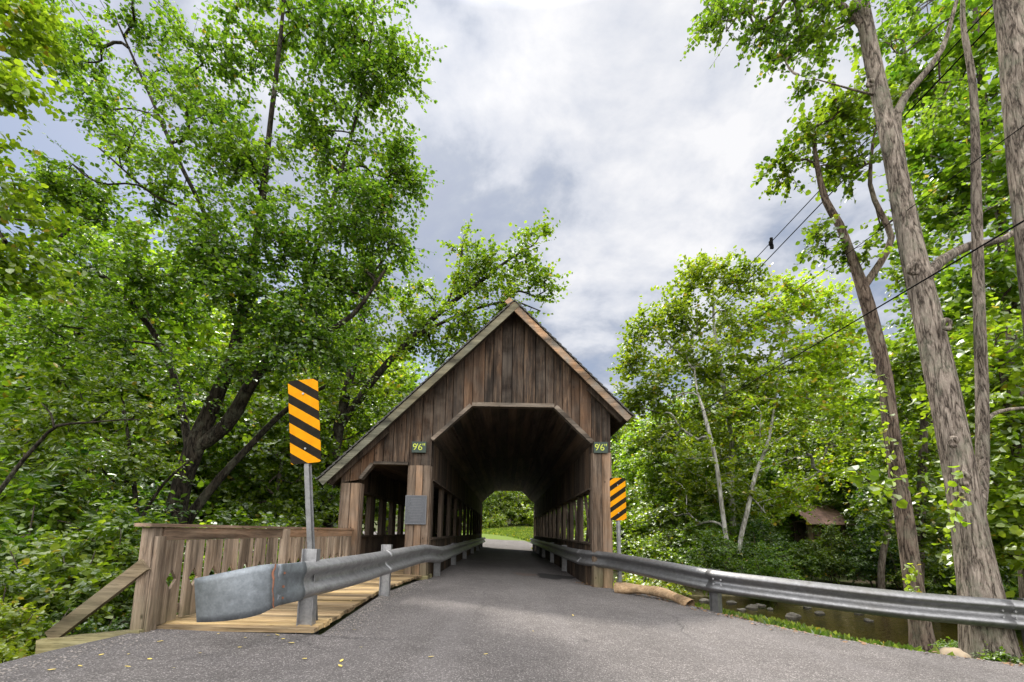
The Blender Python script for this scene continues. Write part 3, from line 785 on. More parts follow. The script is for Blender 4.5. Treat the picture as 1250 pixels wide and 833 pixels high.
def cut(path, spans):
    """split a fine path in sections by arc length"""
    p = np.array(path); s = np.concatenate([[0], np.cumsum(np.linalg.norm(np.diff(p, axis=0), axis=1))])
    res = []
    for a, b in spans:
        ss = np.linspace(a, min(b, s[-1]), max(8, int((b - a) / .12)))
        res.append([tuple(np.interp(q, s, p[:, k]) for k in range(3)) for q in ss])
    return res, s[-1]
def ibeam(x, y, z0, z1, ang=0, mat=None):
    mb = MB(); c, s = math.cos(ang), math.sin(ang)
    for (x0, x1, y0, y1) in ((-.05, .05, -.075, -.067), (-.05, .05, .067, .075), (-.004, .004, -.067, .067)):
        q = [(x0, y0), (x1, y0), (x1, y1), (x0, y1)]
        q = [(x + a * c - b * s, y + a * s + b * c) for a, b in q]
        mb.prism_pts([(a, b, z0) for a, b in q], [(a, b, z1) for a, b in q])
    return mb
# right rail: (pixel x, pixel y of the top edge, distance)
HB = .158
rt = []
for px, py, d in ((1420, 745, 5.35), (1320, 739, 5.5), (1225, 731.5, 5.72), (1100, 721.5, 6.05), (1000, 711, 6.45), (935, 703.5, 6.82), (875, 696.5, 7.32), (830, 688.5, 7.9), (795, 682.5, 8.55), (765, 677.5, 9.25), (741, 674, 9.95)):
    q = P(px, py, d); rt.append((q.x, q.y, q.z - HB * 1.1))
for y in (10.6, 12, 16, 22, 27, 31.8): rt.append((1.70 if y > 11 else 1.78, y, .60 if y > 12 else .605))
gr = empty('guardrail', (2.9, 6.5, 0)); tag(gr, 'long dark steel guardrail on the creek side running into the bridge', 'guardrail')
def under(o, root):
    o.parent = root; o.matrix_parent_inverse = Matrix.Translation(root.location).inverted(); return o
path = smooth_path(rt)
pp = np.array(path); ss = np.concatenate([[0], np.cumsum(np.linalg.norm(np.diff(pp, axis=0), axis=1))])
def s_at(px_x, yv): return float(ss[np.argmin(np.abs(pp[:, 1] - yv))])
sA = float(ss[np.argmin(np.hypot(pp[:, 0] - P(1236, 740, 5.70).x, pp[:, 1] - 5.70))]); sB = s_at(0, 7.32)
secs, tot = cut(path, [(0, sA + .12), (sA - .05, sB + .15), (sB - .12, sB + 3.95), (sB + 3.8, sB + 11), (sB + 10.9, 99)])
for i, s_ in enumerate(secs):
    under(beam_mesh(s_, 1 if False else -1, .0045 * (i % 2), 1.1).build('beam', M['steel_dark'], None, True), gr)
for s_ in (sA, sB):
    for ds in (-.06, .06):
        q = [np.interp(s_ + ds, ss, pp[:, k]) for k in range(3)]
        for dz in (.04, -.04):
            d = Vector((0, -1, .0)) if s_ == sA else Vector((-.5, -.8, 0)).normalized()
            c = Vector(q) + Vector((0, 0, dz)) + d * .03
            under(MB().cyl(c, c + d * .02, .014, 8).build('bolt', M['steel'], None), gr)
for (px, depth, zt) in ((876, 7.40, None), (1262, 5.80, None), (1370, 5.6, None), (729, 10.75, None), (None, 14.2, None), (None, 18, None), (None, 22, None), (None, 26, None), (None, 30, None)):
    i = int(np.argmin(np.abs(pp[:, 1] - depth))) if px is None or px < 1000 else int(np.argmin(np.abs(pp[:, 0] - P(px, 740, depth).x)))
    q = pp[i]; x = P(px, 740, depth).x if px else q[0] + .1
    ang = R(30) if px and px < 900 and depth < 9 else (R(75) if px and px > 1000 else R(90))
    y = depth if px else depth
    z0 = float(gz(x, y)) - .1 if depth < 10 else -.05
    under(ibeam(x, y + .06, min(z0, q[2] - .55), q[2] + .165 + .02, ang).build('post', M['steel_dark'], None), gr)
# left rail
lt = []
for px, py, d in ((335, 689, 4.2), (352, 687.5, 4.38), (381, 684.5, 4.70), (420, 679.5, 5.3), (447, 676, 6.0), (475, 671.5, 7.1), (500, 667.5, 8.3), (520, 665, 9.5)):
    q = P(px, py, d); lt.append((q.x, q.y, q.z - HB * 1.14))
for y in (10.6, 12, 16, 22, 27, 31.8): lt.append((-1.50 if y > 11 else -1.52, y, .62))
gl = empty('guardrail', (-1.8, 4.5, .15)); tag(gl, 'pale steel guardrail ending in a flared plate over the boardwalk', 'guardrail')
lp = smooth_path(lt)
secs, tot = cut(lp, [(0, 2.9), (2.75, 6.4), (6.25, 13.5), (13.4, 99)])
for i, s_ in enumerate(secs):
    under(beam_mesh(s_, 1, .0045 * (i % 2), 1.14, (lambda t: .12 + .88 * min(1, max(0, t * 2.9 - .12) / .45) ** 1.3) if i == 0 else None).build('beam', M['steel'], None, True), gl)
lpa = np.array(lp)
for depth, top in ((4.76, .95), (7.30, .93), (10.9, .8), (14.2, .8), (18, .8), (22, .8), (26, .8), (30, .8)):
    i = int(np.argmin(np.abs(lpa[:, 1] - depth))); x = lpa[i, 0] - (.04 if depth < 5 else .10)
    under(ibeam(x, depth, -.1, top, R(90)).build('post', M['steel' if depth < 8 else 'steel_dark'], None), gl)
# flared end plate: curved sheet with a sleeve lapped over the beam and a rusty seam
def end_plate():
    top = [(352, 689.5, 4.33), (337, 688.5, 4.17), (318, 690, 4.06), (295, 694.5, 3.98), (268, 700, 3.95), (237, 706.5, 4.0)]
    bot = [(352, 735, 4.33), (336, 741, 4.17), (318, 750, 4.06), (296, 755.5, 3.98), (268, 759, 3.95), (240, 760, 4.0)]
    a = smooth_path([P(*t) for t in top], .05); b = smooth_path([P(*t) for t in bot], .05)
    n = min(len(a), len(b)); ra = [a[int(i * (len(a) - 1) / (n - 1))] for i in range(n)]; rb = [b[int(i * (len(b) - 1) / (n - 1))] for i in range(n)]
    m = 7; v = []; 
    for k in (0, 1):
        for i in range(n):
            for j in range(m + 1):
                t = j / m; p = Vector(ra[i]).lerp(Vector(rb[i]), t); p.y += k * .006 - .03 * math.sin(math.pi * t) * (1 - i / n); v.append(p)
    f = []; N = n * (m + 1); ix = lambda k, i, j: k * N + i * (m + 1) + j
    for i in range(n - 1):
        for j in range(m):
            f.append((ix(0, i, j), ix(0, i + 1, j), ix(0, i + 1, j + 1), ix(0, i, j + 1))); f.append((ix(1, i, j), ix(1, i, j + 1), ix(1, i + 1, j + 1), ix(1, i + 1, j)))
        f.append((ix(0, i, 0), ix(1, i, 0), ix(1, i + 1, 0), ix(0, i + 1, 0))); f.append((ix(0, i, m), ix(0, i + 1, m), ix(1, i + 1, m), ix(1, i, m)))
    for j in range(m):
        f.append((ix(0, 0, j), ix(0, 0, j + 1), ix(1, 0, j + 1), ix(1, 0, j))); f.append((ix(0, n - 1, j), ix(1, n - 1, j), ix(1, n - 1, j + 1), ix(0, n - 1, j + 1)))
    e = MB().add(v, f).build('end_plate', M['steel_plate'], None, True); under(e, gl); e['label'] = 'flat bent zinc end plate with rusty seam'
    # rusty torn edge where plate meets beam
    ed = MB(); rr = random.Random(2)
    sa, sb_ = P(337.5, 688.5, 4.16), P(336.5, 742, 4.16)
    pts = [sa.lerp(sb_, j / 12) + Vector((rr.uniform(-.008, .008), -.028 - .028 * math.sin(math.pi * j / 12), 0)) for j in range(13)]
    for p, q in zip(pts, pts[1:]): ed.bar(p, q, .008, rr.uniform(.006, .018), (1, 0, 0))
    s = ed.build('rusty_seam', M['rust'], None); under(s, gl)
    # sleeve lapped on the beam
    sec, _ = cut(lp, [(0.0, .36)])
    sl_ = beam_mesh(sec[0], 1, .008, 1.16, lambda t: .12 + .25 * t * t).build('sleeve', M['steel_plate'], None, True); under(sl_, gl)
    for dz in (.1, -.02, -.12):
        c = Vector(sec[0][2]) + Vector((.045, -.045, dz)); 
        under(MB().cyl(c, c + Vector((.01, -.012, 0)), .012, 8).build('bolt', M['rust'], None), gl)
end_plate()

# ------------------------------------------------------------------ boardwalk and railing
mb = MB(); y = 4.58; rr = random.Random(9)
while y < Y1 + .2:
    w = rr.uniform(.135, .145); xr = float(np.interp(y, [4.6, 7.6, 9.6, 10.2], [-1.83, -2.03, -1.90, -1.78])) if y < 10.1 else -1.92
    mb.box(-3.62 + rr.uniform(-.02, .02), xr + rr.uniform(-.02, .01), y + .004, y + w - .005, .155 + rr.uniform(-.004, .004), .198 + rr.uniform(-.004, .004), 0); y += w
tag(mb.build('boardwalk', M['deck']), 'tan plank boardwalk beside the road, railing along its left edge', 'boardwalk', None, 'structure')
rail = empty('wooden_railing', (-3.45, 4.45, .2)); tag(rail, 'weathered picket railing with diamond cutouts along the boardwalk', 'railing')
XR = -3.45
def rp(mb, name, mat): return under(mb.build(name, mat, None), rail)
rp(MB().box(XR - .06, XR + .06, 4.43, 4.55, -.25, 1.145, .008), 'corner_post', M['rail'])
rp(MB().box(XR + .063, XR + .10, 4.44, 4.56, .12, 1.06, .004), 'post_facing', M['rail'])
rp(MB().box(XR + .02, XR + .13, 6.98, 7.09, .15, 1.148, .008), 'middle_post', M['rail'])
rp(MB().box(XR - .05, XR + .06, 9.9, 10.1, .15, 1.14, .008), 'end_post', M['rail'])
rp(MB().box(XR - .085, XR + .085, 4.36, 7.6, 1.15, 1.183, .006).box(XR - .085, XR + .085, 7.606, 10.16, 1.15, 1.183, .006), 'cap_rail', M['rail_y'])
rp(MB().box(XR + .025, XR + .065, 4.57, 6.975, 1.02, 1.146, .006).box(XR + .025, XR + .065, 7.094, 10.1, 1.02, 1.146, .006), 'upper_rail', M['rail_y'])
rp(MB().box(XR + .0, XR + .04, 4.57, 10.1, .27, .36, .006), 'lower_rail', M['rail_y'])
def picket(y, w, side):
    """side: +1 notch on its far edge, -1 on its near edge"""
    z0, z1, zm, nh, nd = .215 + rr.uniform(-.01, .01), 1.018, .62 + rr.uniform(-.004, .004), .10, .074
    a, b = y, y + w
    if side > 0: poly = [(a, z0), (b, z0), (b, zm - nh), (b - nd, zm), (b, zm + nh), (b, z1), (a, z1)]
    elif side < 0: poly = [(a, z0), (b, z0), (b, z1), (a, z1), (a, zm + nh), (a + nd, zm), (a, zm - nh)]
    else: poly = [(a, z0), (b, z0), (b, z1), (a, z1)]
    x = XR + .042 + rr.uniform(-.004, .006); t = rr.uniform(-.006, .006)
    m = MB(); n = len(poly)
    m.prism_pts([(x, q + t * (z - .6), z) for q, z in poly], [(x + .03, q + t * (z - .6), z) for q, z in poly])
    rp(m, 'picket', M['rail'])
y = 4.585
while y < 9.75:
    if abs(y + .13 - 7.03) < .17: y = 7.12
    picket(y, .130, 1); picket(y + .134, .130, -1); y += .332
b0 = P(62, 778, 4.42); b1 = P(178, 689, 4.42)
br = MB().bar(b0, b1, .06, .13, (0, -1, 0)); o = MB().bar(b0, b1, .12, .055, (0, -1, 0)).build('brace', M['brace'], None); under(o, rail)
s0 = P(52, 788, 4.42); s1 = P(176, 776, 4.44)
under(MB().bar(s0, s1, .13, .12, (0, 0, 1)).build('sill_timber', M['sill'], None), rail)

# ------------------------------------------------------------------ vegetation
def norm(a): return a / (np.linalg.norm(a, axis=-1, keepdims=True) + 1e-9)
LEAFT = {  # half outlines (along, across) of a leaf blade, midrib folded
    'oval': [(.0, .0), (.30, .46), (.68, .40), (1.0, .0)],
    'round': [(.0, .0), (.22, .60), (.66, .58), (1.0, .0)],
    'narrow': [(.0, .0), (.30, .24), (.70, .20), (1.0, .0)],
}
def leaf_mesh(name, pos, ax, up, ln, shape='oval', fold=.18):
    """one mesh of many leaf blades: pos, axis, upward normal, length"""
    ax = norm(ax); sd = norm(np.cross(ax, up)); nr = np.cross(sd, ax)
    T = LEAFT[shape]; N = len(pos); ln = ln[:, None]
    def pt(a, c, h): return pos + ax * ln * a + sd * ln * c + nr * ln * h
    p0 = pt(0, 0, 0); p3 = pt(1, 0, -.10)
    l1 = pt(T[1][0], T[1][1], fold * T[1][1]); l2 = pt(T[2][0], T[2][1], fold * T[2][1] - .03)
    r1 = pt(T[1][0], -T[1][1], fold * T[1][1]); r2 = pt(T[2][0], -T[2][1], fold * T[2][1] - .03)
    v = np.stack([p0, l1, l2, p3, r2, r1], 1).reshape(-1, 3)
    b = (np.arange(N) * 6)[:, None]
    q = np.concatenate([b + np.array([0, 3, 2, 1]), b + np.array([0, 5, 4, 3])], 1).reshape(-1, 4)
    return mesh_np(name, v, q, False)

def sprays(C, D, r, n_twig=6, tlen=.7, n_leaf=9, lsize=.11, spread=.8, droop=.25, flat=.6):
    """leaves set along short twigs round the branch tips C that point along D"""
    N = len(C)
    C = np.repeat(C, n_twig, 0); D = np.repeat(D, n_twig, 0)
    td = norm(D * .7 + r.normal(0, spread, C.shape) * np.array([1, 1, flat]) + np.array([0, 0, .08]))
    tl = tlen * r.uniform(.55, 1.25, (len(C), 1))
    st = C + r.normal(0, .12 * tlen, C.shape)
    tw = np.stack([st, st + td * tl * .5 - [0, 0, .03 * tlen], st + td * tl - np.array([0, 0, 1]) * droop * .45 * tl], 1)
    k = (np.arange(n_leaf) + .6) / n_leaf
    pos = st[:, None] + td[:, None] * (tl[:, None] * k[None, :, None])
    pos[..., 2] -= droop * .45 * tl * k[None] ** 2
    sgn = np.where(np.arange(n_leaf) % 2 == 0, 1.0, -1.0)[None, :, None]
    side = norm(np.cross(td, np.array([0, 0, 1.0])) + r.normal(0, .25, td.shape))
    ax = td[:, None] * .55 + side[:, None] * sgn * .8 + r.normal(0, .35, pos.shape)
    ax[..., 2] -= droop
    up = np.array([0, 0, 1.0]) + r.normal(0, .55, pos.shape)
    pos = pos + r.normal(0, .03 * tlen, pos.shape)
    ln = lsize * r.uniform(.45, 1.3, pos.shape[:2])
    return pos.reshape(-1, 3), ax.reshape(-1, 3), up.reshape(-1, 3), ln.ravel(), tw

def tube_arrays(pts, rad, sides, lump=0.0, seed=0):
    pts = np.asarray(pts, float); n = len(pts)
    t = norm(np.gradient(pts, axis=0)); u = np.zeros_like(pts)
    a = np.array([1.0, 0, 0]) if abs(t[0][0]) < .8 else np.array([0, 1.0, 0])
    for i in range(n):
        a = a - t[i] * np.dot(a, t[i]); a = a / (np.linalg.norm(a) + 1e-9); u[i] = a
    w = np.cross(t, u)
    th = np.arange(sides) * 2 * np.pi / sides
    rr = np.asarray(rad, float)[:, None] * np.ones(sides)[None]
    if lump:
        s = np.concatenate([[0], np.cumsum(np.linalg.norm(np.diff(pts, axis=0), axis=1))])[:, None]
        rr = rr * (1 + lump * (.5 * np.sin(3 * th[None] + s * 1.3 + seed) + .4 * np.sin(2 * th[None] - s * 2.1 + seed * 2) + .35 * np.sin(5 * th[None] + s * 4.7)))
    v = pts[:, None] + u[:, None] * (rr * np.cos(th))[..., None] + w[:, None] * (rr * np.sin(th))[..., None]
    i = np.arange(n - 1)[:, None] * sides; j = np.arange(sides)[None]; j2 = (j + 1) % sides
    q = np.stack([i + j, i + j2, i + sides + j2, i + sides + j], -1).reshape(-1, 4)
    return v.reshape(-1, 3), q
def tubes_mesh(name, tubes):
    V, Q, b = [], [], 0
    for args in tubes:
        v, q = tube_arrays(*args); V.append(v); Q.append(q + b); b += len(v)
    return mesh_np(name, np.concatenate(V), np.concatenate(Q))

def lobes_to_tips(lobes, r, squash=.8, shell=2.2):
    out = []
    for (c, rad, n) in lobes:
        d = norm(r.normal(size=(n, 3))); k = r.uniform(0, 1, (n, 1)) ** (1 / shell)
        out.append(np.array(c)[None] + d * k * rad * np.array([1, 1, squash]))
    return np.concatenate(out)

def resample(pts, step):
    p = np.array(pts, float); s = np.concatenate([[0], np.cumsum(np.linalg.norm(np.diff(p, axis=0), axis=1))])
    k = max(2, int(s[-1] / step) + 1); q = np.linspace(0, s[-1], k)
    return np.stack([np.interp(q, s, p[:, i]) for i in range(p.shape[1])], 1)

def skeleton(stems, tips, r, step=.5, rtip=.008, wob=.10, power=.5):
    """stems: lists of (x,y,z,radius). Tips are joined to the nearest wood. Returns tubes and the direction of growth at each tip"""
    nodes, par, rad0 = [], [], []
    stem_tubes = []
    for st in stems:
        sp = np.array(smooth_path([tuple(p) for p in st], .35)) if len(st) > 2 else resample(st, .35)
        stem_tubes.append(sp)
        b = len(nodes)
        for i, p in enumerate(sp):
            nodes.append(p[:3]); par.append(b + i - 1 if i else -1); rad0.append(p[3])
    ns = len(nodes)
    cap = len(nodes) + len(tips) * 14 + 10
    A = np.zeros((cap, 3)); A[:ns] = nodes; n = ns
    hgt = A[:ns]
    lo = A[:ns, 2].min() + (A[:ns, 2].max() - A[:ns, 2].min()) * .12
    order = np.argsort([np.min(np.linalg.norm(A[:ns] - t, axis=1)) for t in tips])
    paths, tipnode, dirs = [], np.zeros(len(tips), int), np.zeros((len(tips), 3))
    for k in order:
        t = tips[k]; dv = A[:n] - t; ds = np.linalg.norm(dv, axis=1)
        cost = ds * (1 + .55 * np.maximum(0, dv[:, 2] / (ds + 1e-6))) + np.where(A[:n, 2] < lo, 3.0, 0)
        j = int(np.argmin(cost)); L = ds[j]; m = max(3, min(12, int(L / step * 1.5)))
        prev, pts = j, [A[j].copy()]
        bow = r.normal(0, wob, 3) * L
        pd = A[j] - A[par[j]] if par[j] >= 0 else np.array([0, 0, 1.0])
        pd = pd / (np.linalg.norm(pd) + 1e-9); dt = (t - A[j]) / (L + 1e-9)
        if np.dot(pd, dt) < -.2: pd = dt
        ctl = A[j] + (pd * .6 + dt * .4) * L * .45          # leave the parent limb along its run, then bend away
        for i in range(1, m + 1):
            f = i / m
            q = A[j] * (1 - f) ** 2 + ctl * (2 * f * (1 - f)) + t * f * f + bow * .6 * math.sin(math.pi * f) + np.array([0, 0, .05 * L * math.sin(math.pi * f)])
            A[n] = q; par.append(prev); rad0.append(0); prev = n; n += 1; pts.append(q)
        paths.append((j, list(range(n - m, n)))); tipnode[k] = prev
        dirs[k] = norm(pts[-1] - pts[0])
    cnt = np.zeros(n)
    for k in range(len(tips)):
        i = tipnode[k]
        while i >= ns: cnt[i] += 1; i = par[i]
    tubes = []
    for j, ids in paths:
        pts = A[[j] + ids]; rd = rtip * np.maximum(cnt[ids], 1) ** power
        r0 = rd[0] * 1.1
        tubes.append((pts, np.concatenate([[r0], rd]), 6 if rd[0] > .03 else 4))
    return stem_tubes, tubes, dirs

def make_plant(name, stems, lobes, leaf_mat, bark, lab, cat, group=None, seed=1, origin=None, lump=.05, sides=14, extra_tips=None,
               spray=dict(), shape='oval', rtip=.008, twigs=False, step=.5, wob=.1, squash=.8, wood_name='trunk', crown_name='crown', keep=None, power=.5, shell=2.2):
    r = np.random.default_rng(seed)
    if origin is None:                       # stems that start above the soil are carried down to it
        zb = min(s_[0][2] for s_ in stems); new = []
        for s_ in stems:
            x, y, z, q = s_[0]; g = float(gz(x, y))
            if z < zb + .8 and z > g - .1: s_ = [(x - (s_[1][0] - x) * .15, y, g - .25, q * 1.12)] + list(s_)
            new.append(s_)
        stems = new
    tips = lobes_to_tips(lobes, r, squash, shell)
    if extra_tips is not None: tips = np.concatenate([tips, extra_tips])
    if keep is not None: tips = tips[keep(tips)]
    st, tb, dirs = skeleton(stems, tips, r, step, rtip, wob, power)
    o = Vector(origin if origin is not None else stems[0][0][:3]); on = np.array(o)
    pos, ax, up, ln, tw = sprays(tips, dirs, r, **spray)
    e = empty(name, o); tag(e, lab, cat, group)
    tl = [(s[:, :3] - on, s[:, 3], sides, lump, seed + i) for i, s in enumerate(st)] + [(p - on, q, k) for p, q, k in tb]
    if twigs:
        tl += [(t - on, np.array([.005, .004, .002]), 3) for t in tw]
    w = link(wood_name, tubes_mesh(wood_name, tl), bark, e)
    c = link(crown_name, leaf_mesh(crown_name, pos - on, ax, up, ln, shape), leaf_mat, e)
    return e

def lob(px, py, d, rpx, n):
    p = P(px, py, d); return (tuple(p), rpx / FPX * d, n)
def st_px(pts):       # (px, py, depth, radius in m)
    return [(*P(a, b, d), r) for a, b, d, r in pts]

# ---- the old leaning tree on the left, seen dark against the light
D = 10.5
stems = [
    st_px([(205, 700, D, .36), (212, 640, D, .33), (222, 590, D, .30), (238, 545, D, .30), (262, 490, D, .24), (285, 430, D, .20), (300, 360, D, .16), (318, 260, D - .3, .12), (330, 150, D - .5, .09), (345, 20, D - .8, .06), (350, -90, D - 1, .03)]),
    st_px([(236, 548, D, .24), (275, 520, D, .23), (312, 460, D, .19), (345, 425, D, .16), (385, 412, D - .2, .11), (430, 385, D - .4, .08), (470, 330, D - .4, .05)]),
    st_px([(345, 427, D, .12), (365, 370, D, .10), (395, 280, D, .08), (425, 180, D, .06), (450, 70, D, .04), (460, -40, D, .03)]),
    st_px([(232, 560, D, .14), (222, 500, D + .2, .13), (205, 440, D + .3, .12), (180, 395, D + .2, .10), (130, 340, D, .07), (70, 300, D - .3, .04)]),
    st_px([(290, 400, D, .10), (262, 290, D, .08), (215, 190, D, .07), (180, 110, D, .05), (140, 20, D, .03)]),
    st_px([(225, 640, D + .4, .17), (255, 600, D + .5, .15), (300, 550, D + .8, .12), (350, 500, D + 1, .09), (400, 470, D + 1, .06)]),
    st_px([(262, 290, D, .06), (240, 260, D - .2, .05), (190, 240, D - .4, .04), (120, 180, D - .5, .03)]),
]
lobes = [lob(*a) for a in [
    (430, 45, D, 62, 26), (485, 80, D, 34, 12), (455, 120, D, 45, 16), (350, 40, D - .5, 85, 26), (260, 70, D - .3, 85, 22), (170, 40, D, 75, 12), (100, 80, D + .3, 55, 14), (70, 30, D + .3, 50, 10), (60, 250, D, 50, 12),
    (395, 170, D, 75, 30), (490, 215, D, 34, 12), (470, 185, D, 25, 6), (300, 190, D - .8, 85, 30), (200, 210, D - .3, 80, 24), (110, 250, D, 62, 20),
    (430, 270, D, 62, 24), (350, 290, D - .9, 75, 30), (250, 310, D - .9, 75, 30), (165, 340, D - .5, 65, 24), (475, 300, D + .2, 38, 12), (300, 370, D - .8, 62, 24),
    (385, 365, D - .4, 55, 18), (440, 350, D + .2, 48, 14), (90, 350, D - .3, 62, 20), (350, -90, D, 100, 20), (200, -80, D, 90, 14), (450, -60, D + .3, 70, 14), (60, 420, D, 60, 14), (420, 420, D, 40, 10),
    (130, 150, D, 45, 9), (235, 130, D - .2, 60, 12), (450, 230, D, 40, 10), (300, 445, D - 1, 40, 7), (380, 412, D - .8, 45, 12), (235, 460, D - 1, 36, 6), (340, 400, D - 1, 40, 8), (150, 420, D - .8, 50, 12)]]
lobes = [(c, rad, int(k * 1.25)) for c, rad, k in lobes]
stems = [[(x, y, z, rr_ * .68) for x, y, z, rr_ in q] for q in stems]
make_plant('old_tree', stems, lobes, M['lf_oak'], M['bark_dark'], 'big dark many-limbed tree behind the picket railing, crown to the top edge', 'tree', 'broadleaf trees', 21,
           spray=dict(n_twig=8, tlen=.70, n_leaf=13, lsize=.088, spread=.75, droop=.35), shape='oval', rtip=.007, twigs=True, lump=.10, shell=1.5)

# ---- sapling with feathery leaves in front of the old trunk
D = 8.6
make_plant('sapling', [st_px([(170, 720, D, .05), (168, 640, D, .045), (160, 560, D, .035), (150, 490, D, .02)]), st_px([(168, 640, D, .03), (200, 590, D, .025), (235, 560, D, .015)])],
           [lob(*a) for a in [(120, 470, D - .6, 42, 10), (165, 505, D - .4, 34, 8), (80, 515, D - .8, 42, 14), (185, 565, D - .2, 30, 7), (140, 570, D - .5, 42, 14), (60, 580, D - 1, 42, 12)]],
           M['lf_mid'], M['bark_dark'], 'feathery-leaved sapling in front of the old dark trunk', 'tree', 'broadleaf trees', 29, spray=dict(n_twig=5, tlen=.6, n_leaf=18, lsize=.10, spread=.8, droop=.3, flat=.25), shape='narrow', rtip=.006)
make_plant('bare_branch', [st_px([(-30, 640, 6, .03), (20, 572, 6, .026), (48, 540, 6, .022), (70, 520, 5.9, .018), (110, 516, 5.8, .013), (160, 512, 5.8, .008), (190, 516, 5.8, .004)]), st_px([(66, 522, 5.9, .014), (62, 505, 5.9, .011), (50, 492, 5.9, .006)]), st_px([(112, 515, 5.8, .008), (135, 500, 5.8, .004)])],
           [lob(185, 520, 5.8, 6, 2)], M['lf_mid'], M['bark_dark'], 'crooked bare dark branch reaching out of the thicket at the left edge', 'branch', None, 30, spray=dict(n_twig=2, tlen=.25, n_leaf=5, lsize=.08), rtip=.003, origin=P(20, 572, 6), wood_name='limb', crown_name='leaves')

# ---- near tree whose bright leaves enter at the left edge
stems = [st_px([(-220, 800, 7, .2), (-190, 500, 7, .17), (-150, 250, 7, .13), (-110, 80, 7, .09), (-60, -60, 7, .05)]), st_px([(-150, 260, 7, .07), (-90, 210, 6.8, .05), (-30, 190, 6.6, .03)])]
lobes = [lob(*a) for a in [(-10, 40, 6.8, 36, 10), (15, 10, 6.8, 30, 10), (45, 40, 7.2, 26, 6), (0, 110, 6.6, 34, 12), (30, 330, 7.4, 50, 14), (20, 260, 7.4, 40, 10), (-50, 160, 6.6, 50, 10), (-5, 225, 6.6, 26, 6), (-70, 60, 7, 60, 8), (-50, 320, 6.8, 50, 10), (-10, 300, 7, 35, 6), (-60, -60, 7, 80, 8)]]
make_plant('edge_tree', stems, lobes, M['lf_light'], M['bark_far'], 'bright green leafy tree along the left edge of the photo', 'tree', 'broadleaf trees', 23,
           spray=dict(n_twig=6, tlen=.5, n_leaf=9, lsize=.105, spread=.8, droop=.35), rtip=.006)


# ---- tree behind the bridge whose long branch reaches over the roof
D = 17.5
stems = [st_px([(395, 690, D, .30), (400, 600, D, .26), (410, 540, D, .22), (425, 470, D, .18), (440, 400, D, .12), (450, 330, D, .06)]),
         st_px([(415, 520, D, .17), (455, 465, D - .1, .14), (500, 415, D - .2, .12), (545, 375, D - .3, .10), (585, 345, D - .3, .08), (620, 318, D - .3, .05), (650, 300, D - .3, .03)]),
         st_px([(500, 415, D - .2, .07), (560, 385, D - .4, .06), (620, 368, D - .5, .04), (660, 380, D - .5, .02)]),
         st_px([(545, 375, D, .05), (560, 330, D, .04), (565, 295, D, .02)])]
lobes = [lob(*a) for a in [(605, 325, D - .3, 34, 15), (640, 310, D - .3, 28, 12), (655, 345, D - .3, 24, 9), (575, 350, D, 36, 14), (625, 372, D - .4, 34, 14), (565, 300, D, 17, 6), (570, 395, D - .2, 42, 20), (520, 410, D, 52, 28), (500, 370, D, 36, 14),
    (460, 420, D, 60, 28), (660, 285, D - .3, 10, 3), (400, 470, D, 65, 30), (440, 510, D, 50, 22), (370, 540, D, 60, 24), (440, 350, D, 45, 14), (390, 400, D, 60, 22)]]
make_plant('overhanging_tree', stems, lobes, M['lf_mid'], M['bark_dark'], 'green tree stretching a long leafy branch over the bridge gable', 'tree', 'broadleaf trees', 5,
           spray=dict(n_twig=7, tlen=.8, n_leaf=11, lsize=.13, spread=.7, droop=.2), rtip=.012, twigs=False)

def thin(st, k): return [[(x, y, z, q * k) for x, y, z, q in t_] for t_ in st]
# ---- leaning trees on the right bank
def gpt(px, py, d): p = P(px, py, d); return p
D = 6.1
stems = [st_px([(1218, 845, D, .62), (1212, 812, D, .44), (1206, 780, D, .37), (1198, 730, D, .31), (1186, 660, D + .05, .265), (1168, 560, D + .1, .245), (1146, 450, D + .2, .235), (1124, 350, D + .3, .225), (1108, 280, D + .4, .205), (1090, 190, D + .5, .18), (1073, 110, D + .6, .165), (1055, 20, D + .7, .15), (1040, -80, D + .8, .12)]),
         st_px([(1190, 640, D + .25, .14), (1198, 590, D + .4, .115), (1199, 500, D + .5, .105), (1196, 400, D + .5, .10), (1192, 250, D + .5, .09), (1188, 110, D + .5, .07), (1175, 20, D + .5, .05), (1180, -60, D + .5, .03)]),
         st_px([(1122, 345, D + .35, .13), (1150, 318, D + .5, .11), (1185, 300, D + .7, .09), (1225, 292, D + .9, .07), (1270, 260, D + 1, .05)]),
         st_px([(1108, 300, D + .5, .13), (1100, 210, D + .8, .12), (1094, 140, D + 1, .11), (1120, 100, D + 1.1, .08), (1150, 60, D + 1.1, .06), (1168, 0, D + 1.1, .04)]),
         st_px([(1199, 520, D + .5, .045), (1212, 506, D + .6, .04), (1232, 500, D + .7, .035), (1262, 497, D + .9, .025)]),
         st_px([(1058, 40, D + .7, .08), (1030, 8, D + .7, .06), (985, -20, D + .7, .04)]),
         st_px([(1078, 118, D + .6, .035), (1050, 112, D + .6, .025), (1000, 98, D + .6, .012), (975, 92, D + .6, .006)])]
lobes = [lob(*a) for a in [(885, 22, D + .8, 32, 10), (930, 30, D + .8, 40, 16), (975, 35, D + .8, 40, 16), (1010, 10, D + .8, 45, 14), (960, 62, D + .8, 22, 6), (1020, 50, D + 1, 28, 7), (900, -30, D + 1, 60, 16), (1000, -60, D + 1, 80, 20), (985, 98, D + .6, 12, 3),
    (1100, 40, D + 1.6, 45, 10), (1120, -50, D + 1, 90, 16), (1220, 250, D + 1.6, 60, 12), (1150, 130, D + 1.8, 40, 8)]]
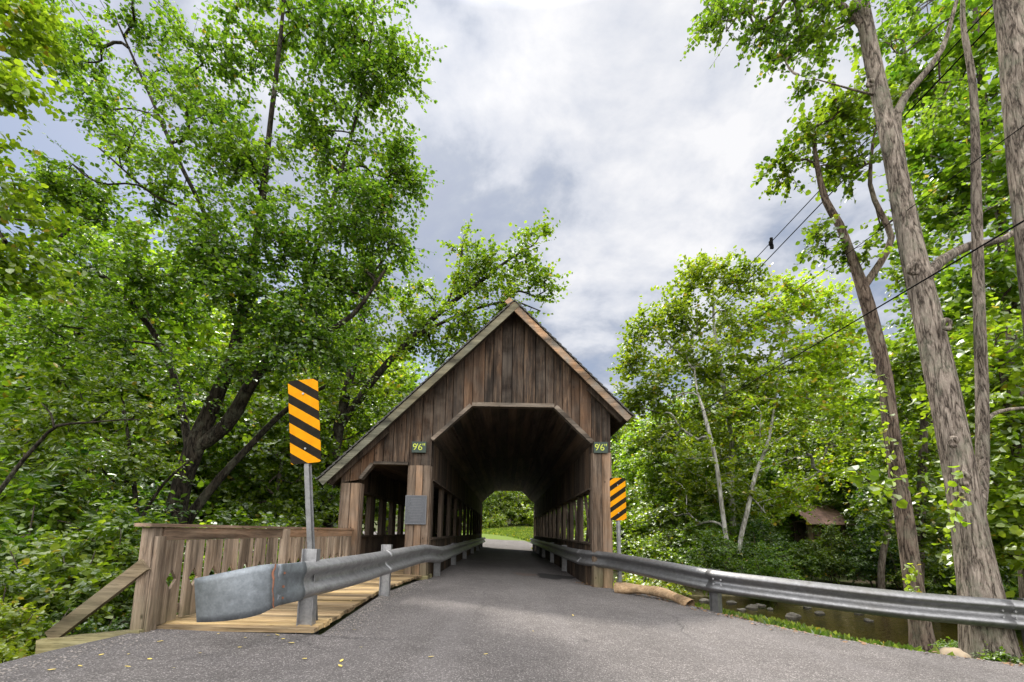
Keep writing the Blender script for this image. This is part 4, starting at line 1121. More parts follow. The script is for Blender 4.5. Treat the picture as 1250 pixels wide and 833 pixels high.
make_plant('leaning_tree', thin(stems, .72), lobes, M['lf_oak'], M['bark_grey'], 'thickest leaning tree trunk with ridged grey bark and knots behind the guardrail', 'tree', 'trees on the right bank', 31,
           spray=dict(n_twig=5, tlen=.42, n_leaf=8, lsize=.078, spread=.75, droop=.35), rtip=.006, twigs=True, lump=.045, sides=22)
D = 8.0
stems = [st_px([(1132, 808, D, .42), (1127, 788, D, .30), (1123, 765, D, .25), (1115, 715, D, .225), (1102, 620, D, .21), (1090, 540, D, .20), (1080, 460, D, .185), (1066, 400, D, .175), (1053, 352, D, .165), (1040, 315, D, .125), (1025, 275, D, .11), (1008, 245, D, .095), (998, 205, D, .07), (990, 150, D, .04)]),
         st_px([(1053, 352, D, .12), (1075, 320, D, .10), (1088, 290, D, .085), (1075, 260, D, .075), (1062, 225, D, .06), (1066, 170, D, .04)])]
lobes = [lob(*a) for a in [(1005, 150, D, 30, 12), (968, 200, D, 24, 9), (1040, 130, D, 30, 10), (1045, 185, D, 36, 12), (1015, 200, D, 20, 6), (995, 300, D, 18, 6), (1075, 145, D, 24, 7), (1045, 310, D, 20, 5), (990, 175, D, 25, 8), (1100, 250, D + .5, 30, 6)]]
make_plant('forked_tree', thin(stems, .62), lobes, M['lf_mid'], M['bark_brown'], 'slimmer forked brown tree on the creek bank with vine leaves on its trunk', 'tree', 'trees on the right bank', 33,
           spray=dict(n_twig=5, tlen=.45, n_leaf=9, lsize=.095, spread=.75, droop=.3), rtip=.007, twigs=True, lump=.07, sides=18)
D = 5.6
stems = [st_px([(1330, 900, D, .30), (1318, 760, D, .27), (1290, 500, D, .25), (1266, 300, D, .24), (1250, 150, D, .22), (1236, 30, D, .20), (1222, -80, D, .17)]),
         st_px([(1240, 60, D, .05), (1262, 30, D, .04), (1290, -40, D, .03)])]
make_plant('edge_tree', thin(stems, .85), [lob(1230, -120, D, 60, 10), lob(1310, -60, D, 60, 8)], M['lf_mid'], M['bark_grey'], 'lichened tree trunk cut by the right edge of the photo, upper part only', 'tree', 'trees on the right bank', 35,
           spray=dict(n_twig=5, tlen=.5, n_leaf=8, lsize=.085), rtip=.006, lump=.05, sides=20)
# knots on the leaning trunk
lt_ = [o for o in bpy.data.objects if o.name.startswith('leaning_tree')][0]
for (px, py, d, s) in ((1114, 329, 6.18, .085), (1154, 397, 6.1, .07), (1162, 540, 5.98, .06), (1175, 585, 5.95, .075), (1061, 103, 6.55, .06), (1172, 607, 5.92, .05)):
    c = P(px, py, d)
    th = np.linspace(0, 2 * np.pi, 25)
    pts = [(c.x + s * .7 * math.cos(t), c.y - .02 - .012 * math.sin(3 * t), c.z + s * math.sin(t)) for t in th]
    me = tubes_mesh('knot', [(np.array(pts), np.full(25, s * .42) * (1 + .25 * np.sin(th * 2 + px)), 8)])
    under(link('knot', me, M['bark_grey']), lt_)

# vine leaves climbing the forked tree and a leafy sprig in front of it
def vine(name, pts, n, lsize, mat, lab, seed, w=.12, shape='round', grp=None):
    r = np.random.default_rng(seed); s = resample([tuple(P(*p)) for p in pts], .05)
    k = r.integers(0, len(s), n); pos = s[k] + r.normal(0, w, (n, 3)) * np.array([1, .6, 1])
    ax = r.normal(0, .6, (n, 3)) + np.array([0, -.4, -.5]); up = r.normal(0, .5, (n, 3)) + np.array([0, -.7, .7])
    e = empty(name, tuple(s[0])); tag(e, lab, 'vine', grp); on = s[0]
    link('stem', tubes_mesh('stem', [(s - on + r.normal(0, .004, s.shape), np.full(len(s), .006), 5)]), M['bark_far'], e)
    link('leaves', leaf_mesh('leaves', pos - on, ax, up, lsize * r.uniform(.6, 1.2, n), shape), mat, e)
vine('climbing_vine', [(1072, 440, 7.75), (1078, 520, 7.75), (1085, 590, 7.75)], 60, .09, M['lf_yel'], 'yellow green vine leaves climbing the slimmer forked trunk high up', 2, .07)
vine('climbing_vine', [(1112, 690, 7.75), (1116, 735, 7.75)], 36, .08, M['lf_yel'], 'yellow vine leaves low on the forked trunk just above the guardrail', 3, .06)
vine('leafy_sprig', [(1110, 590, 6.8), (1085, 600, 6.7), (1060, 588, 6.6), (1045, 575, 6.55)], 34, .12, M['lf_light'], 'pale large-leaved sprig hanging in front of the forked trunk', 4, .09)
vine('climbing_vine', [(1172, 575, 5.85), (1168, 610, 5.85), (1166, 640, 5.85)], 30, .085, M['lf_yel'], 'yellow green vine leaves on the thickest leaning trunk', 6, .06)

# ---- leafy trees filling the right edge
D = 11
for k, (tr, lb, mat, lab, sd) in enumerate([
    ([(1255, 700, 10.5, .16), (1245, 500, 10.5, .14), (1225, 300, 10.5, .11), (1200, 120, 10.5, .08), (1185, -40, 10.5, .05)],
     [(1150, 60, 10.5, 60, 26), (1205, 120, 10.5, 65, 30), (1140, 170, 10.5, 45, 18), (1215, 230, 10, 60, 28), (1160, 260, 10.5, 45, 18), (1225, 340, 10, 55, 24), (1160, 370, 10.5, 40, 14), (1120, 110, 10.8, 35, 12), (1180, -40, 10.5, 90, 26), (1230, 30, 10.5, 60, 22), (1150, 210, 10.5, 45, 14)], 'lf_mid', 'leafy green tree right of the leaning trunk, rising past the top edge', 41),
    ([(1262, 720, 9.5, .12), (1250, 600, 9.5, .10), (1235, 520, 9.5, .08), (1220, 430, 9.5, .05)],
     [(1230, 430, 9.5, 50, 22), (1200, 480, 9.8, 42, 18), (1235, 520, 9.3, 50, 24), (1215, 590, 9.3, 48, 22), (1245, 640, 9, 45, 20), (1210, 660, 9.8, 40, 14)], 'lf_light', 'young light green tree low at the right edge behind the leaning trunk', 43),
    ([(1120, 730, 15, .16), (1125, 600, 15, .13), (1130, 450, 15, .09), (1130, 330, 15, .05)],
     [(1120, 330, 15, 42, 22), (1135, 400, 15, 45, 26), (1105, 440, 15, 40, 22), (1140, 480, 15, 45, 26), (1110, 530, 15, 48, 28), (1140, 590, 15, 48, 26), (1100, 620, 15, 42, 22), (1150, 660, 14.5, 45, 20)], 'lf_mid', 'dense green tree between the forked and the leaning trunk', 45)]):
    make_plant('bank_tree', [st_px(tr)], [lob(*a) for a in lb], M[mat], M['bark_far'], lab, 'tree', 'trees on the right bank', sd,
               spray=dict(n_twig=6, tlen=.7, n_leaf=9, lsize=.125, spread=.8, droop=.3), shape='round', rtip=.008)

# ---- sycamores across the creek
D = 24
stems = [st_px([(888, 672, D - 2, .17), (882, 625, D - 2, .17), (874, 565, D - 2, .165), (861, 510, D - 1.8, .14), (850, 470, D - 1, .09), (845, 420, D, .05)]),
         st_px([(896, 660, D + .5, .26), (893, 600, D + .5, .25), (893, 540, D + .5, .22), (880, 450, D + .3, .17), (872, 400, D, .12), (870, 340, D, .06)])]
lobes = [lob(*a) for a in [(868, 335, D, 26, 16), (838, 345, D, 18, 8), (905, 345, D, 26, 14), (932, 350, D + .5, 12, 4), (835, 390, D, 36, 22), (790, 410, D, 30, 16), (775, 440, D, 22, 10), (890, 395, D, 42, 26), (845, 440, D, 50, 36), (800, 475, D, 34, 22), (895, 460, D, 50, 36), (860, 520, D + .4, 58, 40), (812, 530, D, 34, 22), (905, 550, D + 1.2, 50, 28), (835, 590, D + .4, 40, 22), (880, 610, D + .6, 40, 22), (815, 640, D + .3, 36, 18), (770, 490, D + .4, 26, 12), (850, 560, D - 2.4, 22, 5), (900, 590, D - 2.3, 24, 6)]]
make_plant('sycamore', thin(stems, .60), lobes, M['lf_light'], M['bark_white'], 'tallest mid green sycamore across the creek, rounded top against the sky', 'tree', 'trees across the creek', 51,
           spray=dict(n_twig=7, tlen=1.05, n_leaf=11, lsize=.155, spread=.8, droop=.25), shape='round', rtip=.012)
D = 22
stems = [st_px([(903, 668, D, .19), (912, 625, D, .18), (922, 580, D, .165), (936, 545, D, .14), (944, 505, D, .10), (950, 460, D, .07), (962, 400, D, .04)]),
         st_px([(936, 545, D, .05), (962, 528, D, .035), (990, 505, D, .02)]), st_px([(925, 575, D, .04), (960, 562, D, .03), (985, 555, D, .015)])]
lobes = [lob(*a) for a in [(965, 365, D, 30, 18), (1000, 375, D, 28, 15), (1020, 400, D, 25, 12), (945, 400, D, 32, 18), (985, 430, D, 38, 24), (950, 455, D, 34, 20), (1015, 460, D, 36, 20), (980, 495, D, 42, 24), (1030, 520, D, 36, 18), (940, 490, D, 25, 12), (985, 590, D + 1.5, 36, 16), (945, 610, D + 1.5, 34, 14), (1035, 430, D, 34, 16), (1045, 560, D + 1, 40, 18), (930, 540, D - .8, 18, 4), (918, 500, D - .5, 20, 5)]]
make_plant('sycamore', thin(stems, .60), lobes, M['lf_yel'], M['bark_white'], 'yellowish sycamore with crooked white leaning trunk across the creek', 'tree', 'trees across the creek', 53,
           spray=dict(n_twig=6, tlen=.95, n_leaf=10, lsize=.15, spread=.8, droop=.25), shape='round', rtip=.012)
# bare snag
stems = [st_px([(1076, 690, 19, .12), (1088, 630, 19, .10), (1096, 580, 19, .07), (1100, 540, 19, .03)])]
make_plant('snag', stems, [lob(1096, 545, 19, 8, 3)], M['lf_dark'], M['bark_far'], 'thin leaning dead snag behind the forked trunk', 'tree', None, 57, spray=dict(n_twig=2, tlen=.3, n_leaf=3, lsize=.1), rtip=.01)

# ---- kinds of tree copied through the wood
def proto_tree(name, h, w, mat, seed, nl=16, tips=18, lsize=.2, low=.25, bark='bark_far', lab='', grp=''):
    r = np.random.default_rng(seed)
    stem = [(0, 0, -.6, .022 * h + .05), (.02 * h, 0, .2 * h, .018 * h + .04), (.0, .02 * h, .5 * h, .012 * h + .03), (.01 * h, 0, .8 * h, .006 * h + .02), (0, 0, .95 * h, .02)]
    lobes = []
    for i in range(nl):
        f = (i + .5) / nl; z = h * (low + (1 - low) * f)
        wr = w * (math.sin(math.pi * min(1, .18 + .80 * f)) ** .7)
        a = i * 2.4 + r.uniform(-.5, .5); q = wr * r.uniform(.35, .75)
        lobes.append(((q * math.cos(a), q * math.sin(a), z), w * r.uniform(.34, .52), tips))
    return make_plant(name, [stem], lobes, M[mat], M[bark], lab, 'tree', grp, seed, spray=dict(n_twig=7, tlen=1.0, n_leaf=10, lsize=lsize, spread=.85, droop=.25), rtip=.014, shape='round', sides=8, lump=.03)
def put(proto, name, x, y, s, mat, lab, grp, rot=None, first=False, sz=None, dz=0):
    o = proto if first else copy_tree(proto)
    o.location = (x, y, float(gz(x, y)) + dz); o.rotation_euler = (0, 0, rot if rot is not None else random.uniform(0, 6.28)); o.scale = (s, s, s * (sz or random.uniform(.95, 1.1)))
    o['label'] = lab; o['group'] = grp
    for c in o.children:
        if c.name.startswith(('crown', 'foliage')):
            c.material_slots[0].link = 'OBJECT'; c.material_slots[0].material = M[mat]
    return o
pr = [proto_tree('broadleaf_tree', 13, 4.6, 'lf_mid', 61, 16, 17, .20, .18), proto_tree('broadleaf_tree', 16, 4.4, 'lf_mid', 62, 18, 16, .20, .30), proto_tree('broadleaf_tree', 10, 4.0, 'lf_light', 63, 13, 17, .19, .12)]
LEFTG, RIGHTG, FARG = 'trees of the wood left of the bridge', 'trees of the wood across the creek', 'trees beyond the far end of the bridge'
LL, RL, FL = 'green tree in the dense wood left of the bridge', 'green tree in the dense wood across the creek', 'green tree beyond the far end of the bridge'
used = [False] * 3
def wood_tree(k, px, d, s, mat, lab, grp, sz=None):
    x = (px - 618) / FPX * d
    put(pr[k], '', x, d, s, mat, lab, grp, first=not used[k], sz=sz); used[k] = True
for a in [(2, 60, 14, .85, 'lf_light'), (0, 140, 17, .95, 'lf_light'), (2, 280, 19, 1.0, 'lf_light'), (0, 330, 25, 1.05, 'lf_yel'), (1, 230, 26, 1.0, 'lf_light'), (0, -40, 18, 1.0, 'lf_mid'), (1, 90, 27, 1.0, 'lf_light'),
          (2, 420, 27, 1.15, 'lf_light'), (0, 470, 34, 1.05, 'lf_light'), (1, 380, 38, 1.05, 'lf_mid'), (1, 160, 40, 1.1, 'lf_mid'), (2, -120, 15, 1.0, 'lf_light'), (1, 20, 42, 1.1, 'lf_mid'), (0, 290, 44, 1.2, 'lf_mid'), (1, -150, 32, 1.2, 'lf_mid'), (2, 200, 14.5, .72, 'lf_mid'), (2, 340, 16, .62, 'lf_mid')]:
    wood_tree(*a, LL, LEFTG)
for a in [(2, 790, 40, 1.0, 'lf_light'), (0, 850, 42, .95, 'lf_mid'), (1, 1010, 36, .85, 'lf_mid'), (0, 1075, 33, .85, 'lf_mid'), (2, 1000, 44, 1.2, 'lf_light'), (1, 1150, 28, .9, 'lf_mid'), (0, 1220, 22, .95, 'lf_mid'), (2, 1180, 19, .9, 'lf_light'), (1, 1300, 24, 1.1, 'lf_mid'), (0, 1370, 18, 1.0, 'lf_mid'), (1, 900, 50, .95, 'lf_mid'), (0, 950, 48, 1.0, 'lf_mid'),
          (1, 1110, 44, 1.1, 'lf_mid'), (0, 1250, 36, 1.3, 'lf_mid'), (2, 925, 29, .62, 'lf_mid'), (2, 800, 27, .62, 'lf_light'), (2, 850, 28, .72, 'lf_mid'), (2, 965, 31, .8, 'lf_light'), (0, 1040, 27, .62, 'lf_mid'), (2, 1050, 31, .95, 'lf_light'), (2, 1098, 24, .62, 'lf_dark'), (2, 870, 29, .7, 'lf_dark')]:
    wood_tree(*a, RL, RIGHTG)
for a in [(0, 585, 66, .95, 'lf_light'), (2, 607, 72, 1.1, 'lf_light'), (1, 625, 70, .8, 'lf_light'), (0, 642, 76, 1.0, 'lf_light'), (2, 662, 68, 1.0, 'lf_light'), (1, 690, 74, 1.0, 'lf_mid'), (0, 560, 74, 1.0, 'lf_mid'), (2, 598, 62, .45, 'lf_light'), (2, 646, 62, .42, 'lf_light'), (0, 725, 80, 1.1, 'lf_mid'), (1, 757, 76, 1.0, 'lf_mid'), (0, 765, 95, 1.3, 'lf_mid'), (2, 775, 60, .9, 'lf_mid'), (1, 530, 82, 1.1, 'lf_mid'), (0, 800, 88, 1.2, 'lf_mid')]:
    wood_tree(*a, FL, FARG)  # paler leaf green on most, standing in for sun on their near sides
# the far wooded hills
def far_wood():
    r = np.random.default_rng(77); n = 420; a = r.uniform(-2.2, 2.2, n); d = r.uniform(95, 210, n)
    x, y = d * np.sin(a), 15 + d * np.cos(a)
    z = gz(x, y)
    C = np.stack([x, y, z], 1); m = 16
    C = np.repeat(C, m, 0); off = norm(r.normal(size=C.shape)) * r.uniform(.3, 1, (len(C), 1)) ** .5 * np.array([6, 6, 6.5]); off[:, 2] += 7
    T = C + off; pos, ax, up, ln, _ = sprays(T, norm(off), r, n_twig=4, tlen=2.6, n_leaf=5, lsize=1.2, spread=.9)
    tag(link('far_wood', leaf_mesh('far_wood', pos, ax, up, ln, 'round'), M['lf_mid']), 'distant wooded hillside closing the valley', 'woods', None, 'stuff')
far_wood()

# ---- shrubs and undergrowth
def proto_shrub(name, h, w, mat, seed, n, lsize, shape, tlen=.5, nt=6, nlf=9, lab='', grp=''):
    r = np.random.default_rng(seed); stems = []
    for i in range(5):
        a = i * 1.26 + r.uniform(-.3, .3)
        stems.append([(0.05 * math.cos(a), .05 * math.sin(a), -.3, .022), (.3 * w * math.cos(a), .3 * w * math.sin(a), .45 * h, .016), (.5 * w * math.cos(a), .5 * w * math.sin(a), .8 * h, .008)])
    lobes = [((r.uniform(-.5, .5) * w, r.uniform(-.5, .5) * w, h * r.uniform(.25, .85)), w * r.uniform(.3, .5), n) for _ in range(7)]
    return make_plant(name, stems, lobes, M[mat], M['bark_far'], lab, 'shrub', grp, seed, spray=dict(n_twig=nt, tlen=tlen, n_leaf=nlf, lsize=lsize, spread=.9, droop=.35), rtip=.005, shape=shape, sides=6, lump=0, wood_name='stem', crown_name='foliage', origin=(0, 0, 0))
sp = [proto_shrub('shrub', 2.0, 1.5, 'lf_mid', 71, 16, .10, 'oval', .38), proto_shrub('shrub', 2.6, 1.5, 'lf_dark', 72, 15, .13, 'narrow', .55, 6, 12), proto_shrub('shrub', 1.4, 1.2, 'lf_light', 73, 13, .085, 'oval', .35)]
sused = [False] * 3
def shrub(k, px, d, s, mat, lab, grp, dz=0, sz=1.0):
    x = (px - 618) / FPX * d
    put(sp[k], '', x, d, s, mat, lab, grp, first=not sused[k], sz=sz, dz=dz); sused[k] = True
SL, SLL = 'shrubs left of the boardwalk', 'leafy green shrub in the thicket left of the picket railing'
for a in [(0, 12, 4.5, .46, 'lf_yel'), (0, 20, 5.2, .62, 'lf_mid'), (2, 60, 5.0, .6, 'lf_light'), (0, 100, 6.2, .85, 'lf_light'), (1, 150, 6.6, .75, 'lf_mid'), (0, -30, 6.2, 1.0, 'lf_mid'), (1, 40, 7.2, 1.05, 'lf_mid'), (0, 120, 8.2, 1.15, 'lf_light'), (1, 60, 9.0, 1.35, 'lf_dark'), (0, -20, 9, 1.5, 'lf_light'), (1, 170, 9, 1.0, 'lf_dark'), (0, 240, 10.2, .95, 'lf_light'), (2, 300, 11, 1.3, 'lf_light'), (0, 340, 12, 1.2, 'lf_mid'), (2, 390, 12.5, 1.3, 'lf_light'), (1, 130, 11, 1.5, 'lf_mid'), (0, 60, 12, 1.7, 'lf_light'), (1, 20, 8.2, 1.5, 'lf_mid'), (0, 265, 13, 1.5, 'lf_mid'), (1, 370, 15, 1.4, 'lf_light'), (0, 180, 13, 1.7, 'lf_light'), (2, 430, 16, 1.8, 'lf_light'), (0, 90, 5.9, .55, 'lf_mid'), (2, 140, 5.6, .5, 'lf_dark')]:
    shrub(*a, SLL, SL)
SRL, SR = 'leafy shrub in the undergrowth along the far creek bank', 'shrubs on the far creek bank'
for a in [(0, 790, 22, 1.2, 'lf_light'), (2, 775, 19, 1.5, 'lf_yel'), (0, 830, 23, 1.35, 'lf_mid'), (1, 870, 20.8, 1.05, 'lf_mid'), (1, 935, 20.2, .95, 'lf_mid'), (1, 870, 23.5, 1.3, 'lf_mid'), (1, 920, 22.5, 1.1, 'lf_dark'), (0, 965, 22, .95, 'lf_mid'), (1, 1010, 21.5, 1.0, 'lf_mid'), (1, 1060, 20.5, 1.1, 'lf_dark'), (0, 1095, 19.5, 1.1, 'lf_light'), (1, 1150, 18, 1.1, 'lf_mid'), (0, 1210, 17, 1.25, 'lf_light'), (1, 1250, 16, 1.2, 'lf_mid'), (0, 845, 26, 1.7, 'lf_light'), (1, 815, 25, 1.6, 'lf_mid'), (0, 780, 25, 1.7, 'lf_light'), (0, 900, 27, 1.5, 'lf_mid'), (1, 1090, 24, 1.3, 'lf_dark'), (0, 1120, 24, 1.7, 'lf_mid'), (0, 1180, 21, 1.7, 'lf_mid'), (1, 1230, 20, 1.7, 'lf_light'), (1, 1290, 15, 1.6, 'lf_mid'), (2, 800, 20.5, 1.2, 'lf_mid'), (1, 760, 28, 1.7, 'lf_light')]:
    shrub(*a, SRL, SR)
for i in range(16):
    shrub(i % 3, 520 + i * 17, 60 + (i * 7) % 5, 1.9 + .5 * math.sin(i * 2.3), ['lf_light', 'lf_yel', 'lf_mid'][(i * 5) % 3], 'leafy shrub at the wood edge above the lawn beyond the bridge', 'shrubs at the far wood edge', 0, 1.2)  # paler greens put sunlight into the leaf colour here as well
for a, lab in [((2, 800, 11.6, .5, 'lf_mid'), 'small green bush beside the tan log at the road edge'), ((2, 1232, 5.75, .42, 'lf_mid'), 'low fern-like bush at the foot of the thickest leaning trunk'), ((2, 1160, 7.0, .35, 'lf_mid'), 'small bush between the two leaning trunks at ground level'), ((0, 772, 13.5, .75, 'lf_yel'), 'bright yellow green bush behind the smaller striped marker')]:
    shrub(*a, lab, 'bushes on the near bank')

# ---- grass along the road edge, bank and lawn
def grass(name, pts, hgt, mat, lab):
    r = np.random.default_rng(91); n = len(pts)
    ax = np.stack([r.normal(0, .35, n), r.normal(0, .35, n), np.ones(n)], 1); up = r.normal(0, 1, (n, 3))
    tag(link(name, leaf_mesh(name, pts, ax, up, hgt * r.uniform(.5, 1.3, n), 'narrow', .1), M[mat]), lab, 'grass', None, 'stuff')
r = np.random.default_rng(8); n = 14000
y = r.uniform(4.6, 11.5, n); x = np.interp(y, [b for b, _ in RE], [c for _, c in RE]) + .02 + np.abs(r.normal(0, .75, n)) + np.where(r.uniform(0, 1, n) < .3, r.uniform(0, 2.2, n), 0)
k = np.sin(x * 3.1 + 1) * np.sin(y * 2.7) + r.normal(0, .4, n) > -.1; x, y = x[k], y[k]
grass('verge_grass', np.stack([x, y, gz(x, y) - .01], 1), .13, 'lf_grass', 'short ragged grass along the road edge on the creek side')
n = 60000; y = 33 + 30 * r.uniform(0, 1, n); x = r.uniform(-14, 12, n)
F = np.array(FAR); k = np.min(np.hypot(x[:, None] - F[None, :, 0], y[:, None] - F[None, :, 1]) - F[None, :, 2], axis=1) > .05; x, y = x[k], y[k]
grass('lawn_grass', np.stack([x, y, gz(x, y) - .02], 1), .22, 'lf_grass', 'sunlit lawn bank beyond the far end of the bridge')

# litter and grit gathered along the pavement edges
r = np.random.default_rng(14); n = 1500
y = np.where(r.uniform(0, 1, n) < .7, r.uniform(3.3, 11, n), r.uniform(3, 4.5, n)); ed = np.interp(y, [b for b, _ in RE], [c for _, c in RE])
x = ed + r.normal(.12, .22, n); zz = np.maximum(gz(x, y), np.where(x < ed, zroad(x, y) + .012 * np.sin(x * 1.3 + y * .7), -9)) + .012
tag(link('leaf_litter', leaf_mesh('leaf_litter', np.stack([x, y, zz], 1), r.normal(0, 1, (n, 3)) * [1, 1, .15], r.normal(0, .3, (n, 3)) + [0, 0, 1], r.uniform(.02, .06, n), 'oval'), M['lf_brown']), 'dry brown leaf bits gathered along the road edge on the creek side', 'leaf litter', None, 'stuff')
n = 2600; y = r.uniform(2.9, 10, n); lft = r.uniform(0, 1, n) < .4
ed = np.where(lft, np.where(y > 4.6, np.interp(y, [4.6, 7.6, 9.6, 10.2], [-1.78, -1.98, -1.85, -1.72]), -3.45), np.interp(y, [b for b, _ in RE], [c for _, c in RE]))
x = ed + np.where(lft, 1, -1) * np.abs(r.normal(0, .16, n)) + np.where(lft, .03, -.03); zz = zroad(x, y) + .012 * np.sin(x * 1.3 + y * .7)
sz = r.uniform(.004, .013, n); c = np.stack([x, y, zz + sz * .3], 1); oct_ = np.array([[1, 0, 0], [0, 1, 0], [-1, 0, 0], [0, -1, 0], [0, 0, .7], [0, 0, -.7]])
v = (c[:, None] + oct_[None] * sz[:, None, None] * r.uniform(.6, 1.3, (n, 6, 1))).reshape(-1, 3)
fq = np.array([[0, 1, 4], [1, 2, 4], [2, 3, 4], [3, 0, 4], [1, 0, 5], [2, 1, 5], [3, 2, 5], [0, 3, 5]])
q = ((np.arange(n) * 6)[:, None, None] + fq[None]).reshape(-1, 3)
tag(link('gravel', mesh_np('gravel', v, q, False), M['gravel']), 'loose grit gathered along the edges of the asphalt', 'gravel', None, 'stuff')

# ---- rocks
def rock(name, c, s, mat, lab, grp=None, seed=0):
    import bmesh
    bm = bmesh.new(); bmesh.ops.create_icosphere(bm, subdivisions=3, radius=1); r_ = np.random.default_rng(seed); ph = r_.uniform(0, 6, 9)
    for v in bm.verts:
        p = v.co; k = 1 + .16 * math.sin(3 * p.x + ph[0]) * math.sin(2.5 * p.y + ph[1]) + .10 * math.sin(5 * p.z + ph[2] + 3 * p.x) + .05 * math.sin(9 * p.y + ph[3])
        v.co = Vector((p.x * s[0], p.y * s[1], p.z * s[2])) * k
    me = bpy.data.meshes.new(name); bm.to_mesh(me); bm.free(); me.polygons.foreach_set('use_smooth', [True] * len(me.polygons))
    o = link(name, me, mat); o.location = c; o.rotation_euler = (0, 0, ph[4]); return tag(o, lab, 'rock', grp)
q = P(1163, 791, 5.62); rock('boulder', (q.x, q.y, float(gz(q.x, q.y)) + .09), (.20, .15, .12), M['tanrock'], 'tan boulder at the road edge between the two leaning trunks', None, 3)
for i, (px, py, s) in enumerate([(893, 735, .16), (918, 741, .2), (928, 739, .16), (968, 752, .22), (1000, 748, .15), (985, 741, .13), (940, 743, .11), (1048, 748, .14), (905, 744, .12), (1060, 757, .12), (860, 733, .18), (1110, 752, .17), (1140, 748, .14), (1020, 738, .16)]):
    g = G(px, py, -1.50); rock('creek_rock', (g.x, g.y, -1.53), (s * 1.2, s, s * .6), M['rock'], 'small grey stone standing out of the creek', 'stones in the creek', 10 + i)
# tan log lying along the road edge past the bridge post
lg = [tuple(P(a, b, d)) for a, b, d in ((752, 720, 9.4), (785, 722, 9.0), (812, 727, 8.6), (832, 735, 8.2), (843, 741, 8.0))]
lp_ = np.array(smooth_path(lg, .08)); lp_[:, 2] += .03
me = tubes_mesh('log', [(lp_ - lp_[0], np.linspace(.10, .085, len(lp_)) * (1 + .12 * np.sin(np.arange(len(lp_)) * .7)), 12, .12, 2)])
o = link('log', me, M['logtan']); o.location = lp_[0]; tag(o, 'tan weathered log lying along the road edge past the bridge post', 'log')

# ---- old cabin across the creek
cb = P(1008, 664, 26.5); cabin = empty('old_cabin', (cb.x, cb.y, float(gz(cb.x, cb.y)))); cabin.scale = (.62, .8, .92); tag(cabin, 'old shed with rusted tin roof half hidden by trees across the creek', 'cabin')
def cp(mb, n, m): o = mb.build(n, M[m], cabin); return o
h = 3.3
cp(MB().xz([(-1.6, h - .05), (1.9, h - .05), (1.9, h + .02), (-1.6, h + .02)], -.1, 3), 'plate_beam', 'post')
for x in (-1.5, -.5, .75, 1.75): cp(MB().box(x - .12, x + .12, -.1, .14, -.3, h - .06, .02), 'post', 'post')
cp(MB().box(-1.55, 1.85, 1.6, 1.72, -.3, h - .06), 'back_wall', 'inside')
rf = MB()
for i in range(14):
    x0 = -1.9 + i * .29
    rf.prism_pts([(x0, -.7, h - .25), (x0 + .285, -.7, h - .25), (x0 + .285, 1.5, h + 1.05), (x0, 1.5, h + 1.05)], [(x0, -.7, h - .21), (x0 + .285, -.7, h - .21), (x0 + .285, 1.5, h + 1.09), (x0, 1.5, h + 1.09)])
rf.prism_pts([(-1.9, 3.6, h - .25), (2.16, 3.6, h - .25), (2.16, 1.51, h + 1.05), (-1.9, 1.51, h + 1.05)], [(-1.9, 3.6, h - .21), (2.16, 3.6, h - .21), (2.16, 1.51, h + 1.09), (-1.9, 1.51, h + 1.09)])
cp(rf, 'roof', 'roofrust')
mb = MB()
for i in range(7): mb.box(-1.5 + i * .14, -1.37 + i * .14, -.06, -.02, -.2, h - .08)
cp(mb, 'plank_wall', 'post')

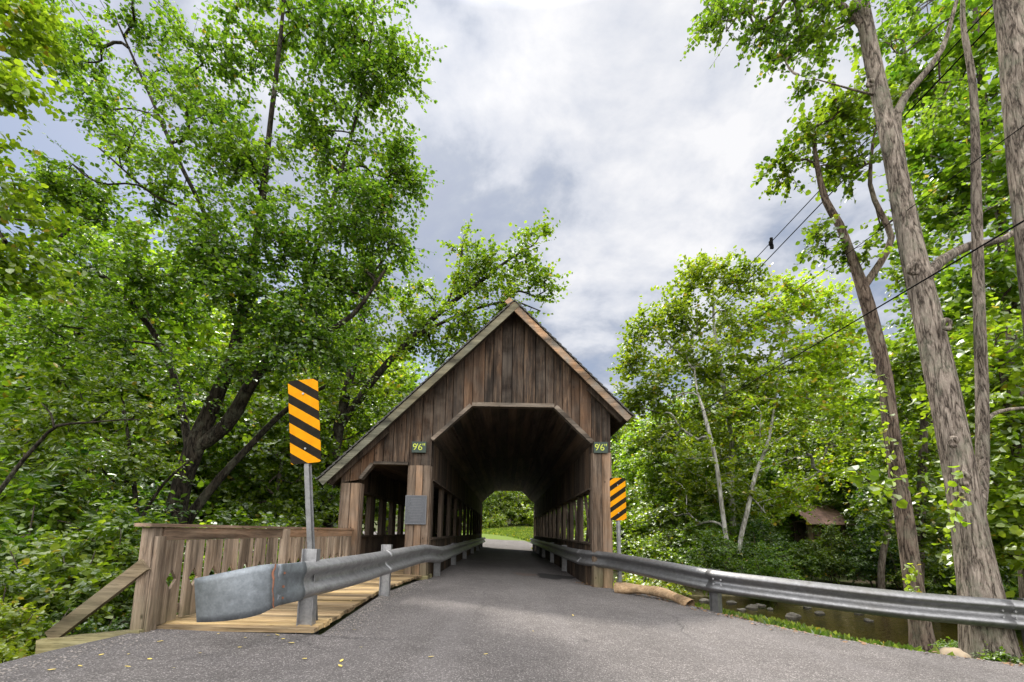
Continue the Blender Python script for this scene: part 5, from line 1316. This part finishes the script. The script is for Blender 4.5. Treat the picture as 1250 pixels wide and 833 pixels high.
# ---- overhead cables
def cable(pts, rad, lab, sag=0):
    p = np.array([tuple(P(*q)) for q in pts]); n = 40; t = np.linspace(0, 1, n)[:, None]
    c = p[0] + (p[1] - p[0]) * t; c[:, 2] -= sag * 4 * (t * (1 - t))[:, 0]
    o = link('overhead_cable', tubes_mesh('overhead_cable', [(c - c[0], np.full(n, rad), 6)]), M['cable']); o.location = c[0]; return tag(o, lab, 'cable', 'overhead cables')
cable(((700, 545, 60), (1320, -110, 5.0)), .012, 'upper of the two thin cables meeting at the small dark spacer', .3)
cable(((700, 556, 60), (1330, -95, 5.0)), .014, 'lower of the two thin cables meeting at the small dark spacer', .3)
cable(((730, 520, 45), (1340, 88, 4.0)), .006, 'faint thin cable crossing both leaning trunks above the thick one', .25)
cable(((690, 590, 50), (1330, 222, 3.6)), .0095, 'thickest black cable sloping across the leaning trunks', .3)
q = P(941, 297, 12.56)
mbs = MB().box(-.05, .05, -.05, .05, -.06, .06, .02).box(-.02, .06, -.03, .03, .06, .17, .01).box(-.03, .07, -.03, .03, -.18, -.06, .01)
o = mbs.build('cable_spacer', M['cable']); o.location = q; tag(o, 'small dark spacer clamped between the two thin cables', 'spacer')

# ---- fallen leaves on the asphalt
def fallen():
    v = [(0, 0, .004), (.25, .2, .012), (.7, .17, .016), (1, 0, .006), (.7, -.19, .01), (.25, -.22, .02)]
    me = bpy.data.meshes.new('fallen_leaf'); me.from_pydata(v, [], [(0, 3, 2, 1), (0, 5, 4, 3)]); me.materials.append(M['lf_fallen'])
    rr = random.Random(12)
    pts = [(57, 818), (158, 798), (200, 782), (243, 797), (215, 815), (152, 813), (343, 780), (341, 776), (325, 776), (300, 778), (375, 804), (430, 768), (417, 814), (415, 808), (596, 798), (443, 790), (268, 773), (410, 752), (430, 733), (322, 748), (180, 804), (120, 800), (700, 752), (522, 802), (95, 812), (650, 770), (360, 785), (290, 790), (330, 762)]
    for i, (px, py) in enumerate(pts):
        g = G(px, py, .14); x, y = g.x, g.y
        z = .203 if (x < float(np.interp(y, [4.6, 7.6, 9.6, 10.2], [-1.83, -2.03, -1.90, -1.78])) and y > 4.58) else zr(x, y) + .006
        g = G(px, py, z)
        o = bpy.data.objects.new('fallen_leaf', me); COL.objects.link(o); s = rr.uniform(.035, .065)
        o.location = (g.x, g.y, z); o.rotation_euler = (rr.uniform(-.2, .2), rr.uniform(-.2, .2), rr.uniform(0, 6.28)); o.scale = (s, s, s)
        tag(o, 'small yellow fallen leaf lying on the road or boardwalk', 'leaf', 'fallen yellow leaves')
fallen()
